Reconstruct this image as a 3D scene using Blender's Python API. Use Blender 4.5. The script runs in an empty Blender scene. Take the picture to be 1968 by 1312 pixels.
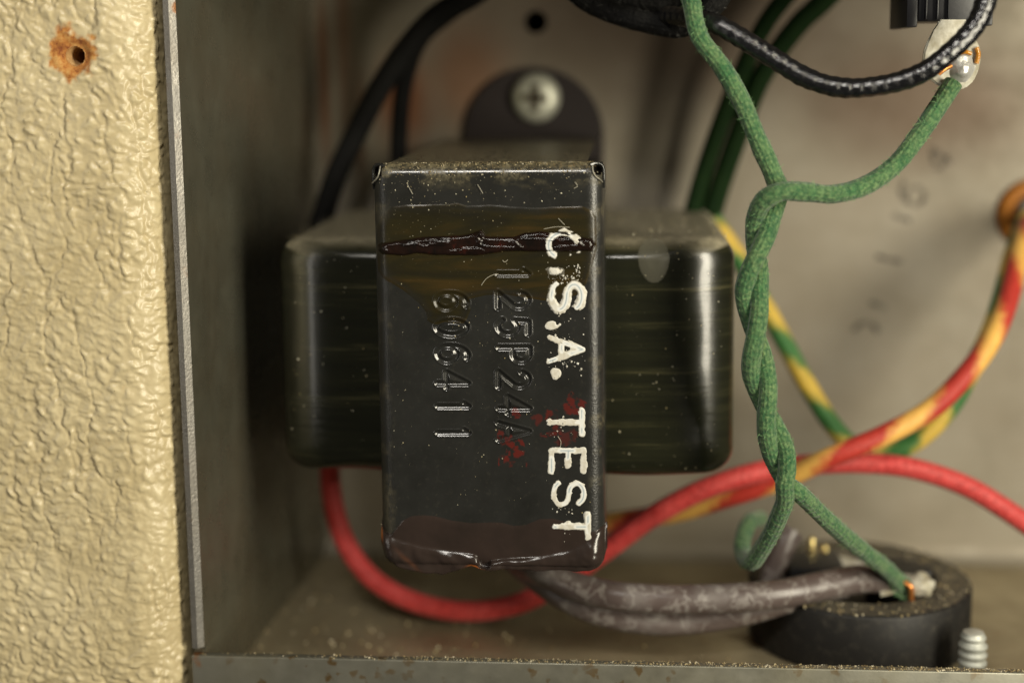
import bpy, bmesh, math, random
import numpy as np
from mathutils import Vector, Matrix

random.seed(7)
rng = np.random.default_rng(7)
SC = bpy.context.scene
COL = SC.collection
SC.unit_settings.system = 'METRIC'
SC.unit_settings.scale_length = 0.01          # one unit is one centimetre
PI = math.pi

# ------------------------------------------------------------------ camera
F_PX, IMG_W, IMG_H = 2700.0, 1968.0, 1312.0    # focal length in photo pixels
PPX, PPY = 984.0, 514.0                        # principal point
YAW, PITCH, ROLL = math.radians(4.6), math.radians(8.0), 0.0125
DIST = 18.4
YW = 6.2                                       # depth of the chassis behind its front plane
fw = Vector((-math.sin(YAW) * math.cos(PITCH), math.cos(YAW) * math.cos(PITCH), -math.sin(PITCH)))
r0 = Vector((math.cos(YAW), math.sin(YAW), 0))
u0 = r0.cross(fw)
rt = r0 * math.cos(ROLL) - u0 * math.sin(ROLL)
up = u0 * math.cos(ROLL) + r0 * math.sin(ROLL)


def ray(px, py):
    return fw + rt * ((px - PPX) / F_PX) + up * ((PPY - py) / F_PX)


CAM = -DIST * ray(940, 700)
_d = ray(1800, 1076)                           # fold between floor and back wall
_z = (CAM + _d * ((YW - CAM.y) / _d.y)).z
CAM.z -= _z                                    # the chassis floor becomes z = 0
CAM = Vector(CAM)


def P(px, py, y=0.0):
    """World point seen at photo pixel (px, py) on the plane at depth y."""
    d = ray(px, py)
    return CAM + d * ((y - CAM.y) / d.y)


def PXS(y):
    """centimetres per photo pixel at depth y"""
    return (DIST + y) / F_PX


cd = bpy.data.cameras.new('camera')
cam = bpy.data.objects.new('camera', cd)
COL.objects.link(cam)
m3 = Matrix((rt, up, -fw)).transposed()
cam.matrix_world = Matrix.Translation(CAM) @ m3.to_4x4()
cd.sensor_fit = 'HORIZONTAL'
cd.sensor_width = 36.0
cd.lens = 36.0 * F_PX / IMG_W
cd.shift_y = -(IMG_H / 2 - PPY) / IMG_W
cd.clip_start, cd.clip_end = 0.5, 500.0
cd.dof.use_dof = True
cd.dof.focus_distance = (P(1000, 700, 0.0) - CAM).dot(fw)
cd.dof.aperture_fstop = 0.068
cd.dof.aperture_blades = 9
SC.camera = cam

# ------------------------------------------------------------------ light
W = bpy.data.worlds.new('World')
SC.world = W
W.use_nodes = True
W.node_tree.nodes['Background'].inputs[0].default_value = (1.0, 0.95, 0.86, 1)
W.node_tree.nodes['Background'].inputs[1].default_value = 0.03


def area(name, loc, target, sx, sy, power, color):
    L = bpy.data.lights.new(name, 'AREA')
    L.shape = 'RECTANGLE'
    L.size, L.size_y, L.energy, L.color = sx, sy, power, color
    o = bpy.data.objects.new(name, L)
    COL.objects.link(o)
    o.location = loc
    o.rotation_euler = (Vector(target) - Vector(loc)).to_track_quat('-Z', 'Y').to_euler()
    return o


area('key_softbox', (22, -19, 10), (1, 2, 3), 7, 22, 12600, (1.0, 0.925, 0.74))
area('fill_softbox', (-23, -19, 8), (0, 2, 3), 2.5, 20, 700, (1.0, 0.95, 0.86))
area('overhead_lamp', (-2.0, -20, 22), (0, 1, 3), 7, 2.5, 2900, (1.0, 0.95, 0.86))
SC.view_settings.view_transform = 'Standard'
SC.view_settings.look = 'None'
SC.view_settings.exposure = 0.0
SC.view_settings.gamma = 1.0


# ------------------------------------------------------------------ numpy noise
def hsh(ix, iy, s):
    ix = ix.astype(np.int64).astype(np.uint32)
    iy = iy.astype(np.int64).astype(np.uint32)
    h = ix * np.uint32(374761393) + iy * np.uint32(668265263) + np.uint32((s * 974634721 + 12345) & 0xffffffff)
    h = (h ^ (h >> np.uint32(13))) * np.uint32(1274126177)
    h = h ^ (h >> np.uint32(16))
    h = h * np.uint32(2246822519)
    return (h ^ (h >> np.uint32(15))).astype(np.float64) / 4294967295.0


def vn(x, y, s=0):
    x0, y0 = np.floor(x), np.floor(y)
    fx, fy = x - x0, y - y0
    fx = fx * fx * fx * (fx * (fx * 6 - 15) + 10)
    fy = fy * fy * fy * (fy * (fy * 6 - 15) + 10)
    a, b = hsh(x0, y0, s), hsh(x0 + 1, y0, s)
    c, d = hsh(x0, y0 + 1, s), hsh(x0 + 1, y0 + 1, s)
    return (a * (1 - fx) + b * fx) * (1 - fy) + (c * (1 - fx) + d * fx) * fy


def fbm(x, y, o=4, s=0):
    t, a, n = 0.0, 0.5, 0.0
    for k in range(o):
        t = t + a * vn(x * 2 ** k, y * 2 ** k, s + 17 * k)
        n += a
        a *= 0.5
    return t / n                               # 0..1


def voro(x, y, s=0):
    x0, y0 = np.floor(x), np.floor(y)
    f1 = np.full(x.shape, 9.0)
    f2 = np.full(x.shape, 9.0)
    for i in (-1, 0, 1):
        for j in (-1, 0, 1):
            cx, cy = x0 + i, y0 + j
            d = np.hypot(cx + 0.1 + 0.8 * hsh(cx, cy, s) - x, cy + 0.1 + 0.8 * hsh(cx, cy, s + 7) - y)
            f2 = np.minimum(f2, np.maximum(f1, d))
            f1 = np.minimum(f1, d)
    return f1, f2


def sst(a, b, x):
    t = np.clip((x - a) / (b - a), 0, 1)
    return t * t * (3 - 2 * t)


def seg_dist(X, Z, segs):
    d = np.full(X.shape, 1e9)
    for (ax, az, bx, bz) in segs:
        dx, dz = bx - ax, bz - az
        l2 = dx * dx + dz * dz + 1e-12
        t = np.clip(((X - ax) * dx + (Z - az) * dz) / l2, 0, 1)
        d = np.minimum(d, np.hypot(X - ax - t * dx, Z - az - t * dz))
    return d


def poly_sdf(X, Z, pts):
    """positive inside"""
    segs = [(*pts[i], *pts[(i + 1) % len(pts)]) for i in range(len(pts))]
    d = seg_dist(X, Z, segs)
    ins = np.zeros(X.shape, bool)
    for (ax, az, bx, bz) in segs:
        c = (az > Z) != (bz > Z)
        with np.errstate(divide='ignore', invalid='ignore'):
            xi = (bx - ax) * (Z - az) / (bz - az) + ax
        ins ^= c & (X < xi)
    return np.where(ins, d, -d)


# ------------------------------------------------------------------ node helper
class M:
    def __init__(s, name):
        s.m = bpy.data.materials.new(name)
        s.m.use_nodes = True
        s.t = s.m.node_tree
        s.t.nodes.clear()
        s.out = s.t.nodes.new('ShaderNodeOutputMaterial')
        s.b = s.t.nodes.new('ShaderNodeBsdfPrincipled')
        s.t.links.new(s.b.outputs[0], s.out.inputs[0])

    def n(s, typ, ins=None, **props):
        nd = s.t.nodes.new('ShaderNode' + typ)
        for k, v in props.items():
            setattr(nd, k, v)
        for k, v in (ins or {}).items():
            s.set(nd.inputs[k], v)
        return nd

    def set(s, sock, v):
        if isinstance(v, bpy.types.NodeSocket):
            s.t.links.new(v, sock)
        elif isinstance(v, (tuple, list)) and len(v) == 3 and sock.type == 'RGBA':
            sock.default_value = (*v, 1)
        else:
            sock.default_value = v

    def p(s, **kw):
        nm = {'color': 'Base Color', 'rough': 'Roughness', 'metal': 'Metallic', 'normal': 'Normal', 'coat': 'Coat Weight',
              'coat_rough': 'Coat Roughness', 'alpha': 'Alpha', 'spec': 'Specular IOR Level', 'sheen': 'Sheen Weight',
              'trans': 'Transmission Weight', 'sss': 'Subsurface Weight', 'aniso': 'Anisotropic', 'coat_tint': 'Coat Tint', 'sheen_rough': 'Sheen Roughness'}
        for k, v in kw.items():
            s.set(s.b.inputs[nm[k]], v)
        return s

    def co(s, kind='Object', scale=(1, 1, 1), rot=(0, 0, 0), loc=(0, 0, 0)):
        tc = s.n('TexCoord')
        mp = s.n('Mapping', {0: tc.outputs[kind], 1: loc, 2: rot, 3: scale})
        return mp.outputs[0]

    def noise(s, vec, scale, detail=4, rough=0.55, dist=0.0):
        return s.n('TexNoise', {'Vector': vec, 'Scale': scale, 'Detail': detail, 'Roughness': rough, 'Distortion': dist}).outputs[0]

    def vor(s, vec, scale, feature='F1', out='Distance', rand=1.0):
        return s.n('TexVoronoi', {'Vector': vec, 'Scale': scale, 'Randomness': rand}, feature=feature).outputs[out]

    def ramp(s, fac, stops, interp='LINEAR'):
        nd = s.n('ValToRGB', {0: fac})
        cr = nd.color_ramp
        cr.interpolation = interp
        while len(cr.elements) < len(stops):
            cr.elements.new(0.5)
        for e, (p, c) in zip(cr.elements, stops):
            e.position = p
            e.color = (*c, 1) if isinstance(c, (tuple, list)) else (c, c, c, 1)
        return nd.outputs[0]

    def mix(s, fac, a, b, mode='MIX'):
        nd = s.n('Mix', data_type='RGBA', blend_type=mode)
        s.set(nd.inputs[0], fac)
        s.set(nd.inputs[6], a)
        s.set(nd.inputs[7], b)
        return nd.outputs[2]

    def math(s, op, a, b=0.0, clamp=False):
        nd = s.n('Math', {0: a, 1: b}, operation=op, use_clamp=clamp)
        return nd.outputs[0]

    def bump(s, h, strength=0.5, dist=0.01, normal=None):
        ins = {'Height': h, 'Strength': strength, 'Distance': dist}
        nd = s.n('Bump', ins)
        if normal is not None:
            s.set(nd.inputs['Normal'], normal)
        return nd.outputs[0]

    def attr(s, name, out='Fac'):
        return s.n('Attribute', attribute_name=name).outputs[out]

    def spot(s, c, r, soft, nscale=3.0, namp=0.5, stretch=(1, 1, 1)):
        """1 inside a ragged spot round the point c (object space = world here)"""
        tc = s.n('TexCoord').outputs['Object']
        sub = s.n('VectorMath', {0: tc, 1: tuple(c)}, operation='SUBTRACT').outputs[0]
        sub = s.n('VectorMath', {0: sub, 1: stretch}, operation='MULTIPLY').outputs[0]
        ln = s.n('VectorMath', {0: sub}, operation='LENGTH').outputs['Value']
        nz = s.noise(tc, nscale, 5)
        ln = s.math('ADD', ln, s.math('MULTIPLY', s.math('SUBTRACT', nz, 0.5), namp))
        return s.n('MapRange', {0: ln, 1: r, 2: r - soft, 3: 0.0, 4: 1.0}, interpolation_type='SMOOTHSTEP').outputs[0]


# ------------------------------------------------------------------ object helpers
def link(o, parent=None):
    COL.objects.link(o)
    if parent is not None:
        o.parent = parent
    return o


def tag(o, label=None, cat=None, group=None, kind=None):
    for k, v in (('label', label), ('category', cat), ('group', group), ('kind', kind)):
        if v:
            o[k] = v
    return o


def empty(name, label, cat, group=None, loc=(0, 0, 0)):
    o = bpy.data.objects.new(name, None)
    o.empty_display_size = 0.2
    link(o)
    return tag(o, label, cat, group)


def mesh_obj(name, verts, faces, mat, parent=None, smooth=40, uvs=None, attrs=None):
    me = bpy.data.meshes.new(name)
    me.from_pydata([tuple(v) for v in verts], [], faces)
    if uvs is not None:
        uv = me.uv_layers.new(name='UVMap')
        arr = np.asarray(uvs, dtype=np.float32).reshape(-1)
        uv.data.foreach_set('uv', arr)
    for k, v in (attrs or {}).items():
        at = me.attributes.new(k, 'FLOAT', 'POINT')
        at.data.foreach_set('value', np.asarray(v, dtype=np.float32).reshape(-1))
    return fin(me, mat, name, parent, smooth)


def fin(me, mat, name, parent=None, smooth=40):
    me.materials.append(mat.m)
    if smooth is not None:
        me.polygons.foreach_set('use_smooth', [True] * len(me.polygons))
        if smooth < 180:
            me.set_sharp_from_angle(angle=math.radians(smooth))
    me.update()
    return link(bpy.data.objects.new(name, me), parent)


def bm_obj(name, bm, mat, parent=None, smooth=40):
    bmesh.ops.recalc_face_normals(bm, faces=bm.faces)
    me = bpy.data.meshes.new(name)
    bm.to_mesh(me)
    bm.free()
    return fin(me, mat, name, parent, smooth)


def add_box(bm, lo, hi, bevel=0.0, seg=2, rot=None):
    lo, hi = Vector(lo), Vector(hi)
    g = bmesh.ops.create_cube(bm, size=1.0)
    vs = g['verts']
    c = (lo + hi) / 2
    for v in vs:
        v.co = Vector((v.co.x * (hi.x - lo.x), v.co.y * (hi.y - lo.y), v.co.z * (hi.z - lo.z)))
    if bevel:
        es = list({e for v in vs for e in v.link_edges})
        r = bmesh.ops.bevel(bm, geom=es, offset=bevel, segments=seg, affect='EDGES', profile=0.5)
        vs = list({v for f in r['faces'] for v in f.verts} | {v for v in vs if v.is_valid})
    for v in vs:
        if rot is not None:
            v.co = rot @ v.co
        v.co += c
    return vs


def add_lathe(bm, prof, seg=48, center=(0, 0, 0), mtx=None):
    """prof: (radius, height) pairs turned round +Z; closed at r == 0."""
    c = Vector(center)
    rings = []
    for (r, h) in prof:
        if r < 1e-6:
            rings.append([bm.verts.new((0, 0, h))])
        else:
            rings.append([bm.verts.new((r * math.cos(2 * PI * k / seg), r * math.sin(2 * PI * k / seg), h)) for k in range(seg)])
    for a, b in zip(rings, rings[1:]):
        if len(a) == 1 and len(b) == 1:
            continue
        for k in range(seg):
            k2 = (k + 1) % seg
            if len(a) == 1:
                bm.faces.new((a[0], b[k], b[k2]))
            elif len(b) == 1:
                bm.faces.new((a[k], b[0], a[k2]))
            else:
                bm.faces.new((a[k], b[k], b[k2], a[k2]))
    for ring in rings:
        for v in ring:
            v.co = (mtx @ v.co if mtx is not None else v.co) + c


def smooth_path(pts, ds):
    """Catmull-Rom through pts, resampled every ds"""
    p = [Vector(q) for q in pts]
    p = [p[0] * 2 - p[1]] + p + [p[-1] * 2 - p[-2]]
    out = []
    for i in range(1, len(p) - 2):
        a, b, c, d = p[i - 1:i + 3]
        for k in range(16):
            t = k / 16
            out.append(0.5 * ((2 * b) + (c - a) * t + (2 * a - 5 * b + 4 * c - d) * t * t + (3 * b - a - 3 * c + d) * t ** 3))
    out.append(p[-2])
    cum = [0.0]
    for a, b in zip(out, out[1:]):
        cum.append(cum[-1] + (b - a).length)
    n = max(3, int(cum[-1] / ds))
    res, j = [], 0
    for k in range(n + 1):
        L = cum[-1] * k / n
        while j < len(cum) - 2 and cum[j + 1] < L:
            j += 1
        t = (L - cum[j]) / max(1e-9, cum[j + 1] - cum[j])
        res.append(out[j].lerp(out[j + 1], min(1, t)))
    return res, cum[-1]


def frames(path):
    tans = []
    for i in range(len(path)):
        a, b = path[max(0, i - 1)], path[min(len(path) - 1, i + 1)]
        tans.append((b - a).normalized())
    nrm = Vector((0, -1, 0.01))
    nrm = (nrm - tans[0] * nrm.dot(tans[0])).normalized()
    res = []
    for t in tans:
        nrm = (nrm - t * nrm.dot(t)).normalized()
        res.append((t, nrm, t.cross(nrm)))
    return res


def tube(name, pts, rad, mat, parent=None, seg=16, ds=0.04, radf=None, wob=0.0, cloth=0.0, seed=0):
    """Round tube along world points with UV = (turns, centimetres along)."""
    path, L = smooth_path(pts, ds)
    fr = frames(path)
    n = len(path)
    V, Fc, UV = [], [], []
    for i, (c, (t, a, b)) in enumerate(zip(path, fr)):
        s = i / (n - 1)
        r = rad * (radf(s) if radf else 1.0)
        ph = np.arange(seg) * 2 * PI / seg
        rr = np.full(seg, r)
        if wob:
            rr = rr * (1 + wob * (2 * fbm(np.full(seg, i * ds * 2.2) + seed, np.cos(ph) + 3, 3, seed) - 1))
        if cloth:
            rr = rr + cloth * np.sin(ph * 5 + i * ds * 21) * np.sin(-ph * 5 + i * ds * 21) * (0.5 + fbm(np.full(seg, i * ds * 5), ph * 2, 2, 6))
        for k in range(seg):
            V.append(c + a * (rr[k] * math.cos(ph[k])) + b * (rr[k] * math.sin(ph[k])))
    for i in range(n - 1):
        for k in range(seg):
            k2 = (k + 1) % seg
            Fc.append((i * seg + k, i * seg + k2, (i + 1) * seg + k2, (i + 1) * seg + k))
            l0, l1 = L * i / (n - 1), L * (i + 1) / (n - 1)
            UV += [(k / seg, l0), ((k + 1) / seg, l0), ((k + 1) / seg, l1), (k / seg, l1)]
    for (i, c) in ((0, path[0]), (n - 1, path[-1])):
        V.append(c)
        q = len(V) - 1
        for k in range(seg):
            k2 = (k + 1) % seg
            Fc.append((i * seg + k2, i * seg + k, q) if i == 0 else (i * seg + k, i * seg + k2, q))
            UV += [(0, 0), (0, 0), (0, 0)]
    o = mesh_obj(name, V, Fc, mat, parent, 60, UV)
    return o, path, fr


def wpx(pts):
    return [P(*p) for p in pts]


def fuzz(name, path, fr, rad, mat, parent, per_cm, length, seed=1, thick=0.0022):
    """short loose fibres standing off a cloth wire"""
    R = random.Random(seed)
    V, Fc = [], []
    n = len(path)
    L = sum((path[i + 1] - path[i]).length for i in range(n - 1))
    for _ in range(int(L * per_cm)):
        i = R.randrange(n - 1)
        t, a, b = fr[i]
        c = path[i].lerp(path[i + 1], R.random())
        ph = R.uniform(0, 2 * PI)
        rad_v = a * math.cos(ph) + b * math.sin(ph)
        p = c + rad_v * rad * 0.96
        tan = t.cross(rad_v)
        d = (rad_v * R.uniform(0.25, 1) + t * R.uniform(-1, 1) + tan * R.uniform(-1, 1)).normalized()
        l = length * R.uniform(0.35, 1.3)
        bend = (t * R.uniform(-1, 1) + tan * R.uniform(-1, 1) - rad_v * 0.6) * 0.5
        side = d.cross(Vector((0.2, 1, 0.1))).normalized() * thick
        base = len(V)
        for k in range(4):
            s = k / 3
            q = p + d * (l * s) + bend * (l * s * s)
            w = 1 - 0.6 * s
            V += [q + side * w, q - side * w]
        for k in range(3):
            Fc.append((base + 2 * k, base + 2 * k + 1, base + 2 * k + 3, base + 2 * k + 2))
    o = mesh_obj(name, V, Fc, mat, parent, 180)
    o['kind'] = 'stuff'
    return o


def grid_hf(name, X, Z, H, ybase, mat, parent, keep=-0.004, attrs=None, smooth=180):
    """Height field H (towards the camera) over the plate; faces wholly under the plate are dropped."""
    nz, nx = X.shape
    idx = np.arange(nz * nx).reshape(nz, nx)
    mx = np.maximum(np.maximum(H[:-1, :-1], H[1:, :-1]), np.maximum(H[:-1, 1:], H[1:, 1:])) > keep
    f = np.stack([idx[:-1, :-1][mx], idx[:-1, 1:][mx], idx[1:, 1:][mx], idx[1:, :-1][mx]], 1)
    used, inv = np.unique(f, return_inverse=True)
    f = inv.reshape(f.shape)
    Y = ybase - H
    V = np.stack([X.ravel()[used], Y.ravel()[used], Z.ravel()[used]], 1)
    at = {k: v.ravel()[used] for k, v in (attrs or {}).items()}
    return mesh_obj(name, V.tolist(), f.tolist(), mat, parent, smooth, None, at)


def grains(name, pts, mat, parent, rmin, rmax, seed=1):
    """heap of tiny irregular crumbs, one mesh"""
    R = random.Random(seed)
    V, Fc = [], []
    oct_f = [(0, 2, 4), (2, 1, 4), (1, 3, 4), (3, 0, 4), (2, 0, 5), (1, 2, 5), (3, 1, 5), (0, 3, 5)]
    for p in pts:
        r = rmin * (rmax / rmin) ** (R.random() ** 1.8)
        rot = Matrix.Rotation(R.uniform(0, 6.28), 3, Vector((R.uniform(-1, 1), R.uniform(-1, 1), R.uniform(-1, 1))))
        b = len(V)
        for d in ((1, 0, 0), (-1, 0, 0), (0, 1, 0), (0, -1, 0), (0, 0, 1), (0, 0, -1)):
            V.append(Vector(p) + rot @ (Vector(d) * r * R.uniform(0.5, 1.3)))
        Fc += [tuple(b + i for i in t) for t in oct_f]
    o = mesh_obj(name, V, Fc, mat, parent, None)
    o['kind'] = 'stuff'
    return o


# ------------------------------------------------------------------ materials
# cream leather-grain covering
leather = M('cream_covering')
co = leather.co()
big = leather.noise(co, 0.9, 4)
fine = leather.noise(co, 22, 4)
rust = leather.attr('rust')
pit = leather.attr('pit')
c = leather.ramp(big, [(0.3, (0.57, 0.475, 0.275)), (0.7, (0.64, 0.545, 0.335))])
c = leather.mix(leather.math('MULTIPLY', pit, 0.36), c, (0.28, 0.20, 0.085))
c = leather.mix(leather.math('MULTIPLY', leather.ramp(leather.noise(co, 5.5, 6, 0.7), [(0.64, 0), (0.74, 1)]), 0.35), c, (0.42, 0.20, 0.05))
rc = leather.ramp(leather.noise(co, 9, 6, 0.7), [(0.35, (0.20, 0.055, 0.012)), (0.5, (0.42, 0.17, 0.035)), (0.68, (0.58, 0.34, 0.11))])
c = leather.mix(rust, c, rc)
leather.p(color=c, rough=leather.mix(rust, leather.ramp(fine, [(0.3, 0.30), (0.7, 0.42)]), (0.9, 0.9, 0.9)), spec=0.55,
          normal=leather.bump(leather.math('ADD', fine, leather.math('MULTIPLY', leather.noise(co, 70, 2), 0.4)), 0.25, 0.010))

wood = M('raw_wood')
co = wood.co()
wood.p(color=wood.ramp(wood.noise(co, 14, 5), [(0.3, (0.34, 0.17, 0.055)), (0.7, (0.62, 0.40, 0.17))]), rough=0.85, normal=wood.bump(wood.noise(co, 30, 4), 0.8, 0.02))

boardm = M('gap_shade_board')
boardm.p(color=(0.035, 0.018, 0.008), rough=0.9, spec=0.1)  # board coloured near black to put shade into the gap
dark = M('hole_shade')
dark.p(color=(0.006, 0.005, 0.004), rough=0.95, spec=0.1)  # near black, painted shade for hole interiors and pierced corners


def metal_mat(name, base, dull, rough, rust_amt=0.0, scr=(40, 3, 3), metal=0.75, pit=0.0, grime=(0.16, 0.12, 0.07), gr_amt=0.5):
    mt = M(name)
    co = mt.co()
    n1 = mt.noise(co, 0.8, 5, 0.6)
    n2 = mt.noise(mt.co(scale=scr), 1.0, 4, 0.6)
    col = mt.mix(mt.ramp(n1, [(0.35, 0), (0.7, gr_amt)]), base, grime)
    col = mt.mix(mt.math('MULTIPLY', mt.ramp(n2, [(0.4, 0), (0.8, 1)]), 0.35), col, dull)
    if rust_amt:
        rm = mt.ramp(mt.noise(mt.co(loc=(3.3, 1, 2)), 3.2, 6, 0.7), [(0.60, 0), (0.70, 1)])
        col = mt.mix(mt.math('MULTIPLY', rm, rust_amt), col, (0.22, 0.09, 0.025))
    rg = mt.ramp(mt.noise(co, 3, 4), [(0.3, rough - 0.08), (0.7, rough + 0.1)])
    mt.p(color=col, metal=metal, rough=rg, normal=mt.bump(mt.math('ADD', n2, mt.math('MULTIPLY', mt.noise(co, 30, 3), 0.5)), 0.12, 0.01))
    mt.col = col
    return mt


# back wall: dull warm metal with brown tarnish round the tab, and tarnish deepened by painted shade in the top
backm = metal_mat('back_wall_metal', (0.275, 0.247, 0.195), (0.21, 0.183, 0.14), 0.55, 0.0, (2, 2, 14), 0.22, gr_amt=0.35)
col = backm.col
sp1 = backm.spot(P(770, 190, YW), 0.75, 0.7, 0.7, 0.5, (1, 1, 0.55))
col = backm.mix(backm.math('MULTIPLY', sp1, 0.9), col, (0.25, 0.085, 0.03))
sp1 = backm.spot(P(900, 150, YW), 1.1, 0.9, 0.7, 0.5, (1, 1, 0.8))
col = backm.mix(backm.math('MULTIPLY', sp1, 0.65), col, (0.24, 0.10, 0.042))
for (x_, y_, rr_, am_) in ((622, 150, 0.16, 0.75), (692, 240, 0.13, 0.5), (660, 60, 0.2, 0.5)):
    spx = backm.spot(P(x_, y_, YW), rr_ * 4, rr_ * 3, 1.2, 0.25, (4, 1, 0.30))
    col = backm.mix(backm.math('MULTIPLY', spx, am_), col, (0.20, 0.075, 0.03))
sp2 = backm.spot(P(1760, 190, YW), 2.2, 1.7, 0.5, 1.0, (0.8, 1, 1.4))  # next two spots darken the wall top, adding shade to the tarnish colour
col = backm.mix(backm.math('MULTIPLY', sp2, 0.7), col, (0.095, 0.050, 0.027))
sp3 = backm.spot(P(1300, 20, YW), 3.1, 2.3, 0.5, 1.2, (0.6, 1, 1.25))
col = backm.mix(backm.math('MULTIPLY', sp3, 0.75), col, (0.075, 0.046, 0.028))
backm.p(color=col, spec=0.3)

floorm = metal_mat('floor_metal', (0.45, 0.385, 0.25), (0.38, 0.31, 0.19), 0.42, 0.30, (3, 12, 3), 0.55, gr_amt=0.6)
leftm = metal_mat('left_wall_metal', (0.20, 0.195, 0.145), (0.30, 0.29, 0.22), 0.30, 0.0, (7, 3, 1.2), 0.68, gr_amt=0.5)
edge_m = metal_mat('cut_metal_edge', (0.26, 0.25, 0.23), (0.17, 0.16, 0.145), 0.46, 0.25, (30, 30, 5), 0.7, gr_amt=0.3)
rs = edge_m.spot(P(344, 16, 0), 0.13, 0.06, 9, 0.16)
edge_m.p(color=edge_m.mix(rs, edge_m.col, (0.20, 0.085, 0.03)), normal=edge_m.bump(edge_m.noise(edge_m.co(), 26, 4), 0.5, 0.015))
lipm = metal_mat('front_lip_metal', (0.20, 0.195, 0.16), (0.27, 0.255, 0.21), 0.42, 0.0, (6, 6, 9), 0.6, gr_amt=0.45, grime=(0.22, 0.20, 0.13))
co = lipm.co()
v1 = lipm.vor(lipm.n('VectorMath', {0: co, 1: lipm.n('VectorMath', {0: lipm.n('TexNoise', {'Vector': co, 'Scale': 7.0}).outputs['Color'], 1: (0.25, 0.25, 0.25)}, operation='MULTIPLY').outputs[0]}, operation='ADD').outputs[0], 3.8)
spots = lipm.math('MULTIPLY', lipm.ramp(v1, [(0.18, 1), (0.30, 0)]), lipm.ramp(lipm.noise(co, 1.1, 3), [(0.42, 0.25), (0.55, 1)]))
col = lipm.mix(lipm.math('MULTIPLY', spots, 0.85), lipm.col, (0.13, 0.075, 0.02))
rs = lipm.spot(P(384, 1264, 0), 0.17, 0.07, 9, 0.14)
col = lipm.mix(rs, col, (0.26, 0.10, 0.025))
lipm.p(color=col)

# black enamelled bracket
enam = M('black_enamel')
co = enam.co()
dust = enam.attr('dust')
stain = enam.attr('stain')
n1 = enam.noise(co, 1.6, 5, 0.6)
n2 = enam.noise(co, 40, 3)
col = enam.ramp(n1, [(0.3, (0.0145, 0.0145, 0.0130)), (0.7, (0.0235, 0.0235, 0.0215))])
col = enam.mix(enam.math('MULTIPLY', enam.ramp(enam.noise(co, 12, 6, 0.75), [(0.55, 0), (0.75, 1)]), 0.16), col, (0.12, 0.11, 0.08))
dn = enam.math('MULTIPLY', dust, enam.ramp(enam.noise(co, 16, 6, 0.75), [(0.42, 0.12), (0.66, 1)]))
col = enam.mix(dn, col, (0.22, 0.185, 0.10))
col = enam.mix(enam.math('MULTIPLY', stain, 0.75), col, (0.115, 0.014, 0.010))
enam.p(color=col, metal=0.0, spec=0.6, rough=enam.mix(dn, enam.math('ADD', enam.ramp(n1, [(0.3, 0.14), (0.7, 0.20)]), enam.math('MULTIPLY', enam.attr('grain'), 0.14)), (0.8, 0.8, 0.8)),
       normal=enam.bump(n2, enam.math('ADD', 0.03, enam.math('MULTIPLY', enam.attr('grain'), 0.45)), 0.010), coat=0.0)

coilm = M('varnished_coil_paper')
co = coilm.co()
st = coilm.noise(coilm.co(scale=(0.35, 0.35, 9)), 1.0, 5, 0.7, 0.1)
st2 = coilm.noise(coilm.co(scale=(0.6, 0.6, 26), loc=(5, 0, 1)), 1.0, 3, 0.6)
col = coilm.ramp(st, [(0.40, (0.010, 0.0105, 0.0055)), (0.56, (0.014, 0.0145, 0.007)), (0.63, (0.026, 0.025, 0.012)), (0.70, (0.055, 0.050, 0.024))])
dust = coilm.attr('dust')
dn = coilm.math('MULTIPLY', dust, coilm.ramp(coilm.noise(co, 7, 6, 0.7), [(0.3, 0.5), (0.62, 1)]))
col = coilm.mix(dn, col, (0.30, 0.265, 0.175))
hz = coilm.ramp(coilm.noise(co, 24, 6, 0.8), [(0.62, 0), (0.78, 1)])
col = coilm.mix(coilm.math('MULTIPLY', hz, 0.25), col, (0.20, 0.19, 0.14))
coilm.p(color=col, rough=coilm.mix(dn, (0.24, 0.24, 0.24), (0.85, 0.85, 0.85)), spec=0.5, coat=0.22, coat_rough=0.08,
        normal=coilm.bump(coilm.math('ADD', st, coilm.math('ADD', coilm.math('MULTIPLY', st2, 0.6), coilm.math('MULTIPLY', coilm.noise(co, 1.3, 3), 2.0))), 0.12, 0.03))

core_m = M('core_iron')
core_m.p(color=(0.03, 0.028, 0.024), metal=0.6, rough=0.5)

varn = M('amber_varnish_film')
co = varn.co()
e = varn.attr('edge')
flow = varn.noise(varn.co(scale=(0.5, 1, 2.6)), 1.2, 5, 0.6, 0.6)
col = varn.ramp(flow, [(0.34, (0.016, 0.013, 0.004)), (0.5, (0.030, 0.024, 0.007)), (0.66, (0.050, 0.032, 0.009))])
col = varn.mix(varn.math('MULTIPLY', e, 0.6), col, (0.07, 0.042, 0.006))
varn.p(color=col, rough=0.24, spec=0.5, alpha=varn.math('MULTIPLY', varn.ramp(flow, [(0.3, 0.35), (0.7, 0.80)]), varn.math('ADD', 0.35, varn.math('MULTIPLY', varn.attr('body'), 0.65))),
       normal=varn.bump(varn.noise(co, 5, 3), 0.1, 0.02))

ridge_m = M('crusted_varnish')
co = ridge_m.co()
ridge_m.p(color=ridge_m.ramp(ridge_m.noise(co, 3.2, 5, 0.7), [(0.38, (0.007, 0.005, 0.004)), (0.58, (0.015, 0.007, 0.005)), (0.70, (0.06, 0.011, 0.007))]), rough=0.09, spec=0.5,
          normal=ridge_m.bump(ridge_m.noise(co, 30, 5, 0.75), 0.30, 0.015))

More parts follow.
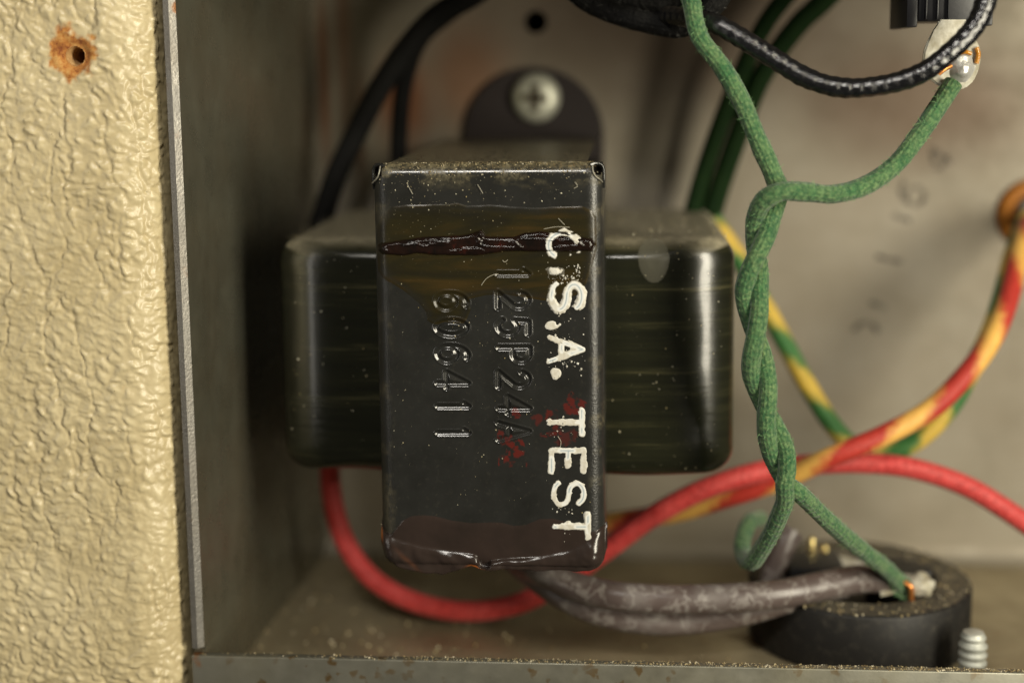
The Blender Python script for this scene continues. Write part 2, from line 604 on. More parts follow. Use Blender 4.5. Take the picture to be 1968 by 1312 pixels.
wax = M('dark_wax')
co = wax.co()
amb = wax.attr('amber')
col = wax.ramp(wax.noise(co, 1.6, 4), [(0.3, (0.022, 0.016, 0.013)), (0.7, (0.034, 0.023, 0.019))])
col = wax.mix(amb, col, (0.42, 0.12, 0.02))
wax.p(color=col, rough=0.20, spec=0.55, sss=0.0, normal=wax.bump(wax.noise(co, 9, 5, 0.6), 0.12, 0.02))

wpaint = M('white_paint')
co = wpaint.co()
wpaint.p(color=wpaint.ramp(wpaint.math('ADD', wpaint.attr('thin'), wpaint.math('MULTIPLY', wpaint.noise(co, 18, 4), 0.25)), [(0.10, (0.52, 0.49, 0.41)), (0.22, (0.70, 0.70, 0.66)), (0.75, (0.66, 0.67, 0.65)), (1.0, (0.36, 0.42, 0.44))]),
         rough=0.5, normal=wpaint.bump(wpaint.noise(co, 30, 4), 0.25, 0.008))

glaze = M('dull_varnish_drop')
glaze.p(color=(0.20, 0.19, 0.14), rough=0.42, alpha=0.38)


def cloth_mat(name, base, light, darkc, n=8, k=26, bump=0.9, rough=0.75, sheen=0.25, spec=0.3, coat=0.0, fade=0.5, braid=0.35, bdist=0.013):
    mt = M(name)
    uvn = mt.n('UVMap').outputs[0]
    sx = mt.n('SeparateXYZ', {0: uvn})
    u, v = sx.outputs[0], sx.outputs[1]
    a = mt.math('MULTIPLY', u, n * 2 * PI)
    b = mt.math('MULTIPLY', v, k)
    s1 = mt.math('SINE', mt.math('ADD', a, b))
    s2 = mt.math('SINE', mt.math('SUBTRACT', a, b))
    w = mt.math('MULTIPLY', s1, s2)                        # braid lozenges
    co = mt.co()
    nz = mt.noise(co, 3.2, 5, 0.7)
    thread = mt.noise(co, 26, 4, 0.75)
    lump = mt.vor(co, 17, 'F1')
    h = mt.math('ADD', mt.math('MULTIPLY', w, braid), mt.math('ADD', mt.math('MULTIPLY', thread, 1.5), mt.math('MULTIPLY', lump, -1.0)))
    col = mt.mix(mt.ramp(nz, [(0.36, 0), (0.66, fade)]), base, light)
    col = mt.mix(mt.ramp(lump, [(0.25, 0), (0.75, 0.75)]), col, darkc)
    col = mt.mix(mt.math('MULTIPLY', mt.ramp(w, [(0.0, 1), (0.5, 0)]), 0.42 * braid), col, darkc)
    col = mt.mix(mt.ramp(thread, [(0.50, 0), (0.68, 0.65)]), col, light)
    mt.p(color=col, rough=rough, sheen=sheen, spec=spec, coat=coat, coat_rough=0.2, normal=mt.bump(h, bump, bdist))
    mt.uv, mt.colr = (u, v), col
    return mt


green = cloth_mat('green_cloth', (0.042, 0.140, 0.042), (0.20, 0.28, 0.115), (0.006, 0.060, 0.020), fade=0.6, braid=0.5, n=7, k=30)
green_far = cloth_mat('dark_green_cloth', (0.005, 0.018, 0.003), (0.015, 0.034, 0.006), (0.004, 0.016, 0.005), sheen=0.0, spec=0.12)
red = cloth_mat('red_cloth', (0.58, 0.045, 0.042), (0.70, 0.12, 0.11), (0.28, 0.014, 0.012), rough=0.5, sheen=0.1, bump=0.25)
blackw = cloth_mat('waxed_black_cloth', (0.008, 0.008, 0.009), (0.016, 0.016, 0.016), (0.003, 0.003, 0.004), n=5, k=24, rough=0.17, sheen=0.0, spec=0.7, bump=0.4, braid=0.3, coat=0.5)
blackd = cloth_mat('dull_black_cloth', (0.007, 0.007, 0.007), (0.018, 0.017, 0.015), (0.003, 0.003, 0.003), rough=0.8, sheen=0.0, spec=0.15)


def striped(name, ca, cb, per, duty, seedv, hand=1):
    mt = cloth_mat(name, ca, ca, tuple(x * 0.7 for x in ca), rough=0.5, sheen=0.08, bump=0.25, fade=0.2)
    u, v = mt.uv
    q = mt.math('FRACT', mt.math('ADD', mt.math('MULTIPLY', v, 1.0 / per), mt.math('MULTIPLY', u, hand)))
    q = mt.math('FRACT', mt.math('ADD', q, 1.0))
    q = mt.math('ADD', q, mt.math('MULTIPLY', mt.math('SUBTRACT', mt.noise(mt.co(), 9, 3), 0.5), 0.30))
    f = mt.ramp(q, [(0.0, 0.5), (0.08, 1), (duty - 0.10, 1), (duty + 0.10, 0), (0.90, 0), (1.0, 0.5)])
    dirt = mt.ramp(mt.noise(mt.co(), 4.0, 5, 0.7), [(0.42, 0), (0.75, 0.28)])
    mt.p(color=mt.mix(dirt, mt.mix(mt.math('MULTIPLY', f, 0.88), mt.colr, cb), tuple(x * 0.35 for x in ca)))
    return mt


redyel = striped('red_yellow_cloth', (0.46, 0.035, 0.022), (0.76, 0.46, 0.10), 1.75, 0.42, 0)
grnyel = striped('green_yellow_cloth', (0.045, 0.165, 0.04), (0.66, 0.43, 0.06), 1.35, 0.48, 1)

fib_g = M('green_fibre')
fib_g.p(color=(0.16, 0.30, 0.12), rough=0.8)
fib_k = M('black_fibre')
fib_k.p(color=(0.05, 0.048, 0.042), rough=0.6)

grey = M('dusty_brown_rubber')
co = grey.co()
wv = grey.n('VectorMath', {0: co, 1: grey.n('VectorMath', {0: grey.n('TexNoise', {'Vector': co, 'Scale': 3.0, 'Detail': 4.0}).outputs['Color'], 1: (0.5, 0.5, 0.5)}, operation='MULTIPLY').outputs[0]}, operation='ADD').outputs[0]
vn_ = grey.noise(wv, 2.2, 3, 0.55)
vein = grey.ramp(vn_, [(0.455, 0), (0.475, 1), (0.49, 1), (0.52, 0)])
pat = grey.ramp(grey.noise(co, 1.8, 6, 0.6), [(0.48, 0), (0.66, 1)])
base = grey.ramp(grey.noise(co, 1.4, 4), [(0.3, (0.078, 0.058, 0.053)), (0.7, (0.110, 0.085, 0.077))])
col = grey.mix(grey.math('MULTIPLY', pat, 0.45), base, (0.19, 0.172, 0.158))
col = grey.mix(grey.math('MULTIPLY', vein, 0.42), col, (0.34, 0.315, 0.29))
rv = grey.vor(grey.co(loc=(1.3, 0.4, 0.8)), 2.3)
ring = grey.math('MULTIPLY', grey.ramp(rv, [(0.15, 0), (0.19, 1), (0.22, 1), (0.27, 0)]), grey.ramp(grey.noise(co, 1.7, 2), [(0.5, 0), (0.6, 0.55)]))
col = grey.mix(ring, col, (0.36, 0.335, 0.31))
grey.p(color=col, rough=grey.mix(pat, (0.32, 0.32, 0.32), (0.6, 0.6, 0.6)), normal=grey.bump(vein, 0.15, 0.01))

bake = M('black_bakelite')
co = bake.co()
bake.p(color=bake.ramp(bake.noise(co, 7, 6, 0.75), [(0.5, (0.011, 0.010, 0.009)), (0.66, (0.028, 0.025, 0.020)), (0.80, (0.10, 0.09, 0.07))]), spec=0.35, rough=0.55, normal=bake.bump(bake.noise(co, 14, 4), 0.12, 0.02))
bake_top = M('dusty_bakelite')
co = bake_top.co()
bake_top.p(color=bake_top.ramp(bake_top.noise(co, 2.2, 6, 0.7), [(0.36, (0.030, 0.025, 0.018)), (0.55, (0.085, 0.072, 0.048)), (0.75, (0.16, 0.135, 0.085))]), rough=0.75)
block_m = M('black_moulded_plastic')
block_m.p(color=(0.010, 0.010, 0.012), rough=0.4, normal=block_m.bump(block_m.noise(block_m.co(), 20, 3), 0.1, 0.01))
zinc = M('zinc_plating')
zinc.p(color=zinc.ramp(zinc.noise(zinc.co(), 6, 4), [(0.3, (0.42, 0.43, 0.38)), (0.7, (0.58, 0.59, 0.53))]), metal=0.35, rough=0.5)
screw_m = M('screw_head_zinc')
screw_m.p(color=(0.56, 0.56, 0.46), metal=0.45, rough=0.45)
solder = M('solder')
solder.p(color=(0.46, 0.455, 0.43), metal=0.35, rough=0.36, spec=0.4, normal=solder.bump(solder.noise(solder.co(), 7, 3), 0.5, 0.05))
lugm = M('whitened_lug_metal')
co = lugm.co()
lugm.p(color=lugm.ramp(lugm.noise(co, 4.5, 5, 0.6), [(0.35, (0.30, 0.27, 0.19)), (0.6, (0.52, 0.50, 0.42))]), metal=0.1, rough=0.55, spec=0.3, normal=lugm.bump(lugm.noise(co, 9, 4), 0.4, 0.03))
flux = M('amber_flux')
flux.p(color=(0.55, 0.23, 0.02), rough=0.12, spec=0.6, alpha=0.85)
ring_m = M('orange_fibre')
ring_m.p(color=(0.34, 0.12, 0.008), rough=0.5)
copper = M('copper')
copper.p(color=(0.72, 0.28, 0.08), metal=0.8, rough=0.35)
gold = M('brass_pin')
gold.p(color=(0.85, 0.68, 0.30), metal=0.9, rough=0.2)
crumb = M('tan_dirt')
crumb.p(color=crumb.ramp(crumb.noise(crumb.co(), 10, 3), [(0.35, (0.13, 0.085, 0.035)), (0.5, (0.33, 0.26, 0.13)), (0.66, (0.62, 0.56, 0.42))]), rough=0.7)
speck = M('pale_dust')
speck.p(color=speck.ramp(speck.noise(speck.co(), 6, 3), [(0.4, (0.30, 0.24, 0.11)), (0.6, (0.62, 0.58, 0.44))]), rough=0.7)
pencil = M('pencil_graphite')
pencil.p(color=(0.10, 0.085, 0.07), rough=0.6, alpha=pencil.ramp(pencil.noise(pencil.co(), 5, 3), [(0.4, 0.05), (0.65, 0.42)]))

# ================================================================== CHASSIS
chassis = empty('metal_chassis', 'open dull metal chassis box with back wall, floor, dark left wall and front lip', 'metal chassis')
XL1 = P(384, 1000, 0).x                        # inner face of the left wall
XL0 = P(363, 1000, 0).x
SKEW = 0.36                                     # the left sheet leans in a little towards the back
XLB = XL1 + SKEW
XR, ZT = 9.5, 14.0
ZB = -1.2
LIPZ = P(900, 1262, 0).z

# back wall with two real holes, folded into the floor
hole_c = P(1030, 43, YW)
hole_r = 21 * PXS(YW)
grom_c = P(1985, 412, YW)
grom_r = 40 * PXS(YW)
RB = 0.28
bm = bmesh.new()


def loop(bm, pts):
    vs = [bm.verts.new(p) for p in pts]
    return [bm.edges.new((vs[i], vs[(i + 1) % len(vs)])) for i in range(len(vs))]


es = loop(bm, [(XLB, YW, RB), (XR, YW, RB), (XR, YW, ZT), (XLB, YW, ZT)])
for (c, r) in ((hole_c, hole_r), (grom_c, grom_r)):
    es += loop(bm, [(c.x + r * math.cos(a * 2 * PI / 32), YW, c.z + r * math.sin(a * 2 * PI / 32)) for a in range(32)])
bmesh.ops.triangle_fill(bm, use_beauty=True, use_dissolve=False, edges=es)
prev = None
for k in range(9):
    a = k / 8 * PI / 2
    y, z = YW - RB + RB * math.cos(a), RB - RB * math.sin(a)
    cur = [bm.verts.new((XLB - 0.1, y, z)), bm.verts.new((XR, y, z))]
    if prev:
        bm.faces.new((prev[0], prev[1], cur[1], cur[0]))
    prev = cur
bmesh.ops.remove_doubles(bm, verts=bm.verts, dist=1e-4)
bm_obj('back_wall', bm, backm, chassis, 30)
for nm, c, r in (('screw_hole', hole_c, hole_r), ('cable_hole', grom_c, grom_r)):
    bm = bmesh.new()
    add_lathe(bm, [(r, 0.0), (r, -0.15), (r * 0.99, -1.2), (0, -1.2)], 32, (c.x, c.y + 0.001, c.z), Matrix.Rotation(PI / 2, 3, 'X'))
    bm_obj(nm, bm, dark, chassis, 50)  # cup closing the hole, its inner shade put into the black colour

bm = bmesh.new()
add_box(bm, (XL1, -0.06, -0.12), (XR, YW - RB, 0.0))
bm_obj('floor', bm, floorm, chassis)
# left wall: sheet with a chamfered, sawn front edge
bm = bmesh.new()
xc = XL0 + (XL1 - XL0) * 0.52
prof = [(XL0 + SKEW, YW + 0.1), (XL0, -0.10), (xc, -0.115), (XL1, -0.045), (XLB, YW + 0.1)]
vs0 = [bm.verts.new((x, y, LIPZ + 0.09)) for x, y in prof]
vs1 = [bm.verts.new((x, y, ZT)) for x, y in prof]
for i in range(len(prof)):
    j = (i + 1) % len(prof)
    bm.faces.new((vs0[i], vs0[j], vs1[j], vs1[i]))
bm.faces.new(vs0)
bm.faces.new(list(reversed(vs1)))
lw = bm_obj('left_wall', bm, leftm, chassis, 20)
lw.data.materials.append(edge_m.m)
for p in lw.data.polygons:
    if p.normal.y < -0.3:
        p.material_index = 1
bm = bmesh.new()
for v in add_box(bm, (XL0, 0.0, ZB), (XL1, YW, LIPZ + 0.085)):
    v.co.x += SKEW * v.co.y / YW
def on_left(px, py):
    y = 0.0
    while P(px, py, y).x < XL1 + SKEW * y / YW and y < YW:
        y += 0.01
    return P(px, py, y)


cl_ = leftm.col
for (x_, y_, r_, c_, a_) in ((432, 783, 0.16, (0.30, 0.16, 0.06), 0.9), (405, 468, 0.17, (0.55, 0.55, 0.48), 0.7), (408, 900, 0.10, (0.12, 0.06, 0.03), 0.7), (500, 240, 0.5, (0.10, 0.07, 0.04), 0.5)):
    cl_ = leftm.mix(leftm.math('MULTIPLY', leftm.spot(on_left(x_, y_), r_, r_ * 0.5, 6, 0.12, (1, 0.8, 0.8)), a_), cl_, c_)
leftm.p(color=cl_)
bm_obj('left_wall_base', bm, leftm, chassis)
# top of the chassis, just above the picture
bm = bmesh.new()
TOPZ = P(1000, -125, 0).z
add_box(bm, (XL1 - 0.1, 0.02, TOPZ), (XR, YW - 0.003, TOPZ + 0.12))
bm_obj('top_plate', bm, backm, chassis)
# front lip
bm = bmesh.new()
add_box(bm, (XL0 - 0.01, -0.14, ZB - 1), (XR, -0.001, LIPZ), 0.02, 2)
bm_obj('front_lip', bm, lipm, chassis, 50)
# dirt along the lip and crumbs on the floor
pts = []
x0, x1 = P(380, 1250, 0).x, P(1990, 1280, 0).x
for _ in range(1700):
    t = random.random() ** 0.55
    pts.append((x0 + (x1 - x0) * t, random.uniform(-0.13, -0.01), LIPZ + random.uniform(-0.004, 0.008)))
grains('lip_dirt', pts, crumb, chassis, 0.004, 0.019, 3)
pts = []
for _ in range(420):
    px, y = random.uniform(400, 1000), random.uniform(0.4, 5.6)
    pts.append((P(px, 1100, y).x, y, 0.01))
for _ in range(160):
    y = random.uniform(0.3, 5)
    pts.append((random.uniform(-2, 7), y, 0.01))
grains('floor_dirt', pts, crumb, chassis, 0.008, 0.05, 5)

# ================================================================== CABINET SIDE
cab = empty('cabinet_side', 'cream leather-grain covered cabinet side with a rusty screw hole at its top', 'cabinet side')
LY = -0.28                                      # the covering stands a little proud of the sheet's edge
XE = P(358, 1000, LY + 0.5).x                          # outermost right edge
RC = 0.62
x_flat0 = P(-70, 650, LY).x
xf = XE - RC
ds = 0.0185
z0, z1 = P(200, 1400, 0).z, P(200, -90, 0).z
nf = int((xf - x_flat0) / ds)
na = int(RC * PI / 2 / ds)
nsd = 24
S, BX, BY, NX, NY = [], [], [], [], []
for k in range(nf):
    s = (xf - x_flat0) * k / nf
    S.append(s); BX.append(x_flat0 + s); BY.append(0.0); NX.append(0.0); NY.append(-1.0)
sf = xf - x_flat0
for k in range(na + 1):
    a = PI / 2 * k / na
    S.append(sf + RC * a); BX.append(xf + RC * math.sin(a)); BY.append(RC - RC * math.cos(a)); NX.append(math.sin(a)); NY.append(-math.cos(a))
sa = sf + RC * PI / 2
for k in range(1, nsd + 1):
    s = 0.5 * (k / nsd)
    S.append(sa + s); BX.append(XE); BY.append(RC + s); NX.append(1.0); NY.append(0.0)
S, BX, BY, NX, NY = map(np.array, (S, BX, BY, NX, NY))
Zs = np.arange(z0, z1, ds)
SS, ZZ = np.meshgrid(S, Zs)
hc = P(143, 108, LY)
hs = hc.x - x_flat0
# grain: small pebbles broken by long creases
wx = SS + 0.22 * (fbm(SS * 1.3, ZZ * 1.3, 3, 1) - 0.5) + 0.085 * (fbm(SS * 9, ZZ * 9, 3, 2) - 0.5)
wz = ZZ + 0.30 * (fbm(SS * 1.1 + 9, ZZ * 1.1, 3, 3) - 0.5) + 0.085 * (fbm(SS * 9, ZZ * 9 + 5, 3, 4) - 0.5)
ga, gb = wx * 0.94 - wz * 0.34, wx * 0.34 + wz * 0.94
f1, f2 = voro(ga * 4.8, gb * 7.6, 5)
peb = sst(0.0, 0.75, f2 - f1)
dome = 1 - np.clip(f1, 0, 1)
f1b, f2b = voro(ga * 12 + 3, gb * 17, 8)
peb2 = sst(0.0, 0.7, f2b - f1b)
soft = fbm(ga * 4.4, gb * 7.0, 3, 91)
cr = 1 - np.abs(2 * fbm(wx * 2.4 + 0.35 * wz, wz * 0.8 - 0.5 * wx, 4, 21) - 1)
crease = sst(0.86, 1.0, cr)
cr2 = 1 - np.abs(2 * fbm(wx * 1.3, wz * 3.4 + 0.9 * wx, 4, 31) - 1)
crease2 = sst(0.88, 1.0, cr2)
mixm = sst(0.38, 0.62, fbm(SS * 0.9 + 3, ZZ * 0.9, 3, 93))
amp = 0.85 + 0.9 * (fbm(SS * 0.8, ZZ * 0.8, 2, 41) - 0.4)
H = 0.88 * np.where(SS > sf + RC * 1.15, 0.25, 1.0) * amp * (0.040 * peb * dome * (0.6 + 0.4 * mixm) + 0.009 * peb2 * (1 - 0.4 * mixm) + 0.050 * (soft - 0.5) - 0.024 * crease - 0.012 * crease2 + 0.05 * (fbm(SS * 1.3, ZZ * 1.3, 2, 61) - 0.5))
dh = np.hypot(SS - hs, ZZ - hc.z)
dhn = dh * np.where(ZZ > hc.z, 0.95, 1.05) + 0.34 * (fbm(SS * 5.5, ZZ * 5.5, 4, 71) - 0.5) + 0.10 * (fbm(SS * 16, ZZ * 16, 3, 72) - 0.5)
rust_a = sst(0.33, 0.24, dhn)
H = H * (1 - 0.75 * sst(0.33, 0.16, dhn)) - 0.05 * sst(0.25, 0.12, dh) + rust_a * 0.012 * (fbm(SS * 20, ZZ * 20, 3, 73) - 0.5)
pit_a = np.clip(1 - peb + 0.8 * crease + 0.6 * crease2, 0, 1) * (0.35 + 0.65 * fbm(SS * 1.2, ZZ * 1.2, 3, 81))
VX, VY = BX[None, :] + NX[None, :] * H, LY + BY[None, :] + NY[None, :] * H
nzr, nsr = SS.shape
idx = np.arange(nzr * nsr).reshape(nzr, nsr)
hole_rad = 0.112
keepm = ~((dh[:-1, :-1] < hole_rad) | (dh[1:, :-1] < hole_rad) | (dh[:-1, 1:] < hole_rad) | (dh[1:, 1:] < hole_rad))
f = np.stack([idx[:-1, :-1][keepm], idx[:-1, 1:][keepm], idx[1:, 1:][keepm], idx[1:, :-1][keepm]], 1)
V = np.stack([VX.ravel(), VY.ravel(), ZZ.ravel()], 1)
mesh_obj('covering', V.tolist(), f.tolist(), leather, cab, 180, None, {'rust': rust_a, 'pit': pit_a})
bm = bmesh.new()
add_lathe(bm, [(0.150, -0.055), (0.128, -0.035), (0.112, -0.10), (0.108, -1.3), (0, -1.3)], 28, (hc.x, LY + 0.01, hc.z), Matrix.Rotation(PI / 2, 3, 'X'))
bm_obj('screw_hole', bm, wood, cab, 50)
bm = bmesh.new()
add_box(bm, (x_flat0, 1.25, z0), (XE - 0.03, 6.0, z1))
bm_obj('board', bm, boardm, cab)
# scattered dark crumbs and fibres lying on the covering
pts = [P(228, 644, LY - 0.03)] + [P(random.uniform(5, 300), random.uniform(0, 1300), LY - 0.028) for _ in range(70)]
grains('grit', pts, crumb, cab, 0.004, 0.016, 11)

# ================================================================== TRANSFORMER
tr = empty('transformer', 'dark varnished transformer with stamped numbers and white C.S.A. TEST lettering', 'transformer')
tc0 = P(941, 700, 0)
TX = tc0.x
HW = 1.5
zt, zb = P(936, 313, 0).z, P(945, 1084, 0).z
RBX = 0.21
RBZ = 0.17

# --- glyph strokes in a unit cell: x = reading direction, y = up
def arc(cx, cy, rx, ry, a0, a1, n=12):
    return [(cx + rx * math.cos(math.radians(a0 + (a1 - a0) * i / n)), cy + ry * math.sin(math.radians(a0 + (a1 - a0) * i / n))) for i in range(n + 1)]


GL = {
    '6': [arc(0.5, 0.32, 0.48, 0.32, 0, 360, 20), arc(0.62, 0.45, 0.60, 0.55, 75, 185, 10)],
    '0': [arc(0.5, 0.5, 0.46, 0.5, 0, 360, 22)],
    '4': [[(0.72, 0), (0.72, 1.0), (0.02, 0.30), (1.0, 0.30)]],
    '1': [[(0.5, 0), (0.5, 1)], [(0.5, 1), (0.32, 0.86)]],
    '2': [arc(0.5, 0.70, 0.42, 0.30, 165, -40, 12) + [(0.05, 0.0), (0.95, 0.0)]],
    '5': [[(0.88, 1.0), (0.18, 1.0), (0.12, 0.56)] + arc(0.46, 0.33, 0.46, 0.33, 130, -145, 14)],
    'P': [[(0.1, 0), (0.1, 1.0), (0.55, 1.0)] + arc(0.55, 0.73, 0.36, 0.27, 90, -90, 10) + [(0.1, 0.46)]],
    'A': [[(0.0, 0), (0.5, 1.0), (1.0, 0)], [(0.2, 0.36), (0.8, 0.36)]],
    'C': [arc(0.52, 0.5, 0.48, 0.5, 38, 322, 18)],
    'S': [arc(0.5, 0.75, 0.42, 0.25, 20, 250, 12) + arc(0.5, 0.25, 0.46, 0.25, 80, -155, 12)],
    'T': [[(0.5, 0), (0.5, 1)], [(0.0, 1), (1.0, 1)]],
    'E': [[(1.0, 1), (0.08, 1), (0.08, 0), (1.0, 0)], [(0.08, 0.52), (0.72, 0.50)]],
}


# faint pencilled figures on the back wall, written slanting upwards
def pencil_line(pts):
    o, _, _ = tube('pencil_mark', wpx([(x, y, YW - 0.004) for x, y in pts]), 0.05, pencil, chassis, 6, 0.08)
    for v in o.data.vertices:
        v.co.y = YW - 0.004 + (v.co.y - YW + 0.004) * 0.05


for ch, cx_, cy_, sz_ in (('4', 1806, 306, 46), ('6', 1752, 372, 50)):
    for ln in GL[ch]:
        pencil_line([(cx_ + 0.60 * (x - 0.5) * sz_ * 0.75 - 0.8 * (y - 0.5) * sz_, cy_ - 0.8 * (x - 0.5) * sz_ * 0.75 - 0.6 * (y - 0.5) * sz_) for x, y in ln])
for ln in ([(1684, 492), (1735, 504)], [(1716, 414), (1750, 424)], [(1640, 636), (1652, 622), (1676, 622), (1688, 640)], [(1672, 580), (1702, 592)]):
    pencil_line(ln)


def glyph_segs(ch, xb, yc, w, h):
    """char standing on px column xb (up = +x), reading down the picture, centred on row yc"""
    out = []
    for ln in GL[ch]:
        q = [P(xb + y * h, yc + (x - 0.5) * w, 0) for x, y in ln]
        out += [(a.x, a.z, b.x, b.z) for a, b in zip(q, q[1:])]
    return out


stamp = []
for ch, yc, xb in zip('606411', (579, 630, 680, 730, 781, 832), (839, 839, 841, 841, 842, 842)):
    stamp += glyph_segs(ch, xb, yc, 30, 58)
for ch, yc, xb in zip('125P24A', (527, 577, 629, 681, 729, 778, 829), (957, 957, 957, 959, 958, 959, 958)):
    stamp += glyph_segs(ch, xb, yc, 32, 58)

# --- the bent strap as one sheet: flat face, side flanges, top run to the wall, bottom turn
du = 0.0080
uf = HW - RBX
_a, _b = P(828, 700, 0).x - TX, P(1028, 700, 0).x - TX
u_flat = np.concatenate([np.linspace(-uf, _a, int((_a + uf) / 0.014))[:-1], np.linspace(_a, _b, int((_b - _a) / 0.0052))[:-1], np.linspace(_b, uf, int((uf - _b) / 0.014))])
u_arc = np.linspace(0, RBX * PI / 2, 9)[1:]
u_side = RBX * PI / 2 + np.linspace(0, 1.5, 7)[1:]
U = np.concatenate([-(uf + u_side[::-1]), -(uf + u_arc[::-1]), u_flat, uf + u_arc, uf + u_side])
zc = (zt + zb) / 2
vf = (zt - zb) / 2 - RBZ
_a, _b = P(930, 860, 0).z - zc, P(930, 498, 0).z - zc
v_flat = np.concatenate([np.linspace(-vf, _a, int((_a + vf) / 0.014))[:-1], np.linspace(_a, _b, int((_b - _a) / 0.0052))[:-1], np.linspace(_b, vf, int((vf - _b) / 0.014))])
v_arc = np.linspace(0, RBZ * PI / 2, 10)[1:]
v_top = RBZ * PI / 2 + np.linspace(0, YW - RBZ - 0.02, 60)[1:]
v_bot = RBZ * PI / 2 + np.linspace(0, YW - RBZ - 0.02, 20)[1:]
Vv = np.concatenate([-(vf + v_bot[::-1]), -(vf + v_arc[::-1]), v_flat, vf + v_arc, vf + v_top])
UU, VV = np.meshgrid(U, Vv)


def bend(t, f, r):
    """coordinate along the face and depth for a flat length t bent past +-f with radius r"""
    s = np.sign(t)
    e = np.abs(t) - f
    al = np.clip(e / r, 0, PI / 2)
    pos = np.where(e <= 0, np.abs(t), f + r * np.sin(al))
    dep = np.where(e <= 0, 0.0, r - r * np.cos(al)) + np.where(e > r * PI / 2, e - r * PI / 2, 0.0)
    return s * pos, dep


px_, dx_ = bend(UU, uf, RBX)
pz_, dz_ = bend(VV, vf, RBZ)
X = TX + px_
Z = zc + pz_
inface = (np.abs(UU) <= uf + 0.1) & (np.abs(VV) <= vf + 0.1)
Gd = np.full(UU.shape, 9.0)
Gd[inface] = seg_dist(X[inface], Z[inface], stamp)
press = 0.85 + 0.5 * (fbm(X * 2, Z * 2, 2, 5) - 0.5)
Hs = -0.024 * press * (0.5 + 0.5 * np.cos(PI * np.clip(Gd / 0.042, 0, 1))) + 0.007 * np.exp(-((Gd - 0.050) / 0.012) ** 2)
Hs = Hs + 0.006 * (fbm(X * 0.8, Z * 0.8, 2, 9) - 0.5)
Hs = Hs * (np.abs(UU) <= uf) * (np.abs(VV) <= vf)
Y = dx_ + dz_ - Hs
# worn, slightly uneven flanges
hol = np.hypot((np.abs(UU) - (uf + 0.155)) / 0.062, (VV - (vf + 0.115)) / (0.10 + 0.03 * fbm(X * 9, Z * 9, 2, 3))) < 1
cut = (np.abs(UU) > uf + 0.12) & (np.abs(VV) > vf + 0.07)
bad = cut | hol | ((np.abs(UU) > uf + 0.02) & (np.abs(VV) > vf + RBZ * PI / 2))
nz_, nx_ = UU.shape
idx = np.arange(nz_ * nx_).reshape(nz_, nx_)
kp = ~(bad[:-1, :-1] | bad[1:, :-1] | bad[:-1, 1:] | bad[1:, 1:])
f = np.stack([idx[:-1, :-1][kp], idx[:-1, 1:][kp], idx[1:, 1:][kp], idx[1:, :-1][kp]], 1)
used, inv = np.unique(f, return_inverse=True)
f = inv.reshape(f.shape)
# dust on the top run and along the upper bend; red smears as loose blots
dist_top = np.where(VV > vf, 1.0, 0.0)
dust_a = np.clip(sst(vf + 0.05, vf + RBZ * 1.2, VV) * 0.95 + 0.55 * sst(vf - 0.22, vf + 0.05, VV) * sst(0.45, 0.65, fbm(X * 3, Z * 6, 4, 77)), 0, 1)
dust_a = np.maximum(dust_a, 0.35 * sst(uf - 0.05, uf + 0.1, np.abs(UU)) * sst(0.5, 0.7, fbm(X * 5, Z * 5, 4, 78)))
st = np.zeros(UU.shape)
for (bx, by, r, amp_) in ((985, 876, 0.20, 1), (968, 840, 0.13, 0.8), (970, 888, 0.10, 1), (1005, 860, 0.12, 1), (1060, 818, 0.20, 0.8), (1090, 838, 0.18, 0.5), (1105, 775, 0.13, 0.9), (990, 800, 0.08, 0.8), (1090, 917, 0.11, 0.8), (1030, 808, 0.08, 0.6)):
    q = P(bx, by, 0)
    d = np.hypot((X - q.x), (Z - q.z) * 0.8) + 0.28 * (fbm(X * 6, Z * 6, 4, int(bx)) - 0.5)
    st = np.maximum(st, amp_ * sst(r * 0.75, r * 0.55, d))
st = st * sst(0.40, 0.58, fbm(X * 14, Z * 14, 4, 19)) * (VV < vf) * (VV > -vf)
Vt = np.stack([X.ravel()[used], Y.ravel()[used], Z.ravel()[used]], 1)
strap = mesh_obj('strap', Vt.tolist(), f.tolist(), enam, tr, 180, None, {'dust': dust_a.ravel()[used], 'stain': st.ravel()[used], 'grain': sst(uf - 0.06, uf + 0.04, np.abs(UU)).ravel()[used]})

# torn rims at the two upper corner reliefs
rim_m = M('bare_worn_rim')
rim_m.p(color=(0.34, 0.32, 0.26), metal=0.5, rough=0.4, normal=rim_m.bump(rim_m.noise(rim_m.co(), 30, 3), 0.5, 0.02))
for pts_ in ([(731, 320, 0.04), (729, 330, 0.0), (726, 340, 0.0), (720, 347, 0.03), (715, 352, 0.08)],
             [(1139, 319, 0.04), (1140, 330, 0.0), (1145, 339, 0.0), (1153, 345, 0.04), (1158, 350, 0.09)]):
    tube('torn_rim', wpx(pts_), 0.009, rim_m, tr, 8, 0.02, None, 0.5)

# the pierced corners: black block behind, painted as the shade inside, thin wrapped edge outside
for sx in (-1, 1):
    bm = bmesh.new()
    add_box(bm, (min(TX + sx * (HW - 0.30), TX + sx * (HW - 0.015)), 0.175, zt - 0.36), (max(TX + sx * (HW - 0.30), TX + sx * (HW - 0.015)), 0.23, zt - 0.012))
    bm_obj('corner_shade', bm, dark, tr)
    q = [(TX + sx * (HW - 0.17), 0.035, zt - 0.035), (TX + sx * (HW - 0.09), 0.075, zt - 0.018), (TX + sx * (HW - 0.025), 0.11, zt - 0.045), (TX + sx * (HW - 0.004), 0.125, zt - 0.12), (TX + sx * (HW - 0.0), 0.13, zt - 0.24), (TX + sx * HW, 0.15, zt - 0.34)]
    tube('corner_edge', q, 0.020, enam, tr, 8, 0.02, None, 0.4)
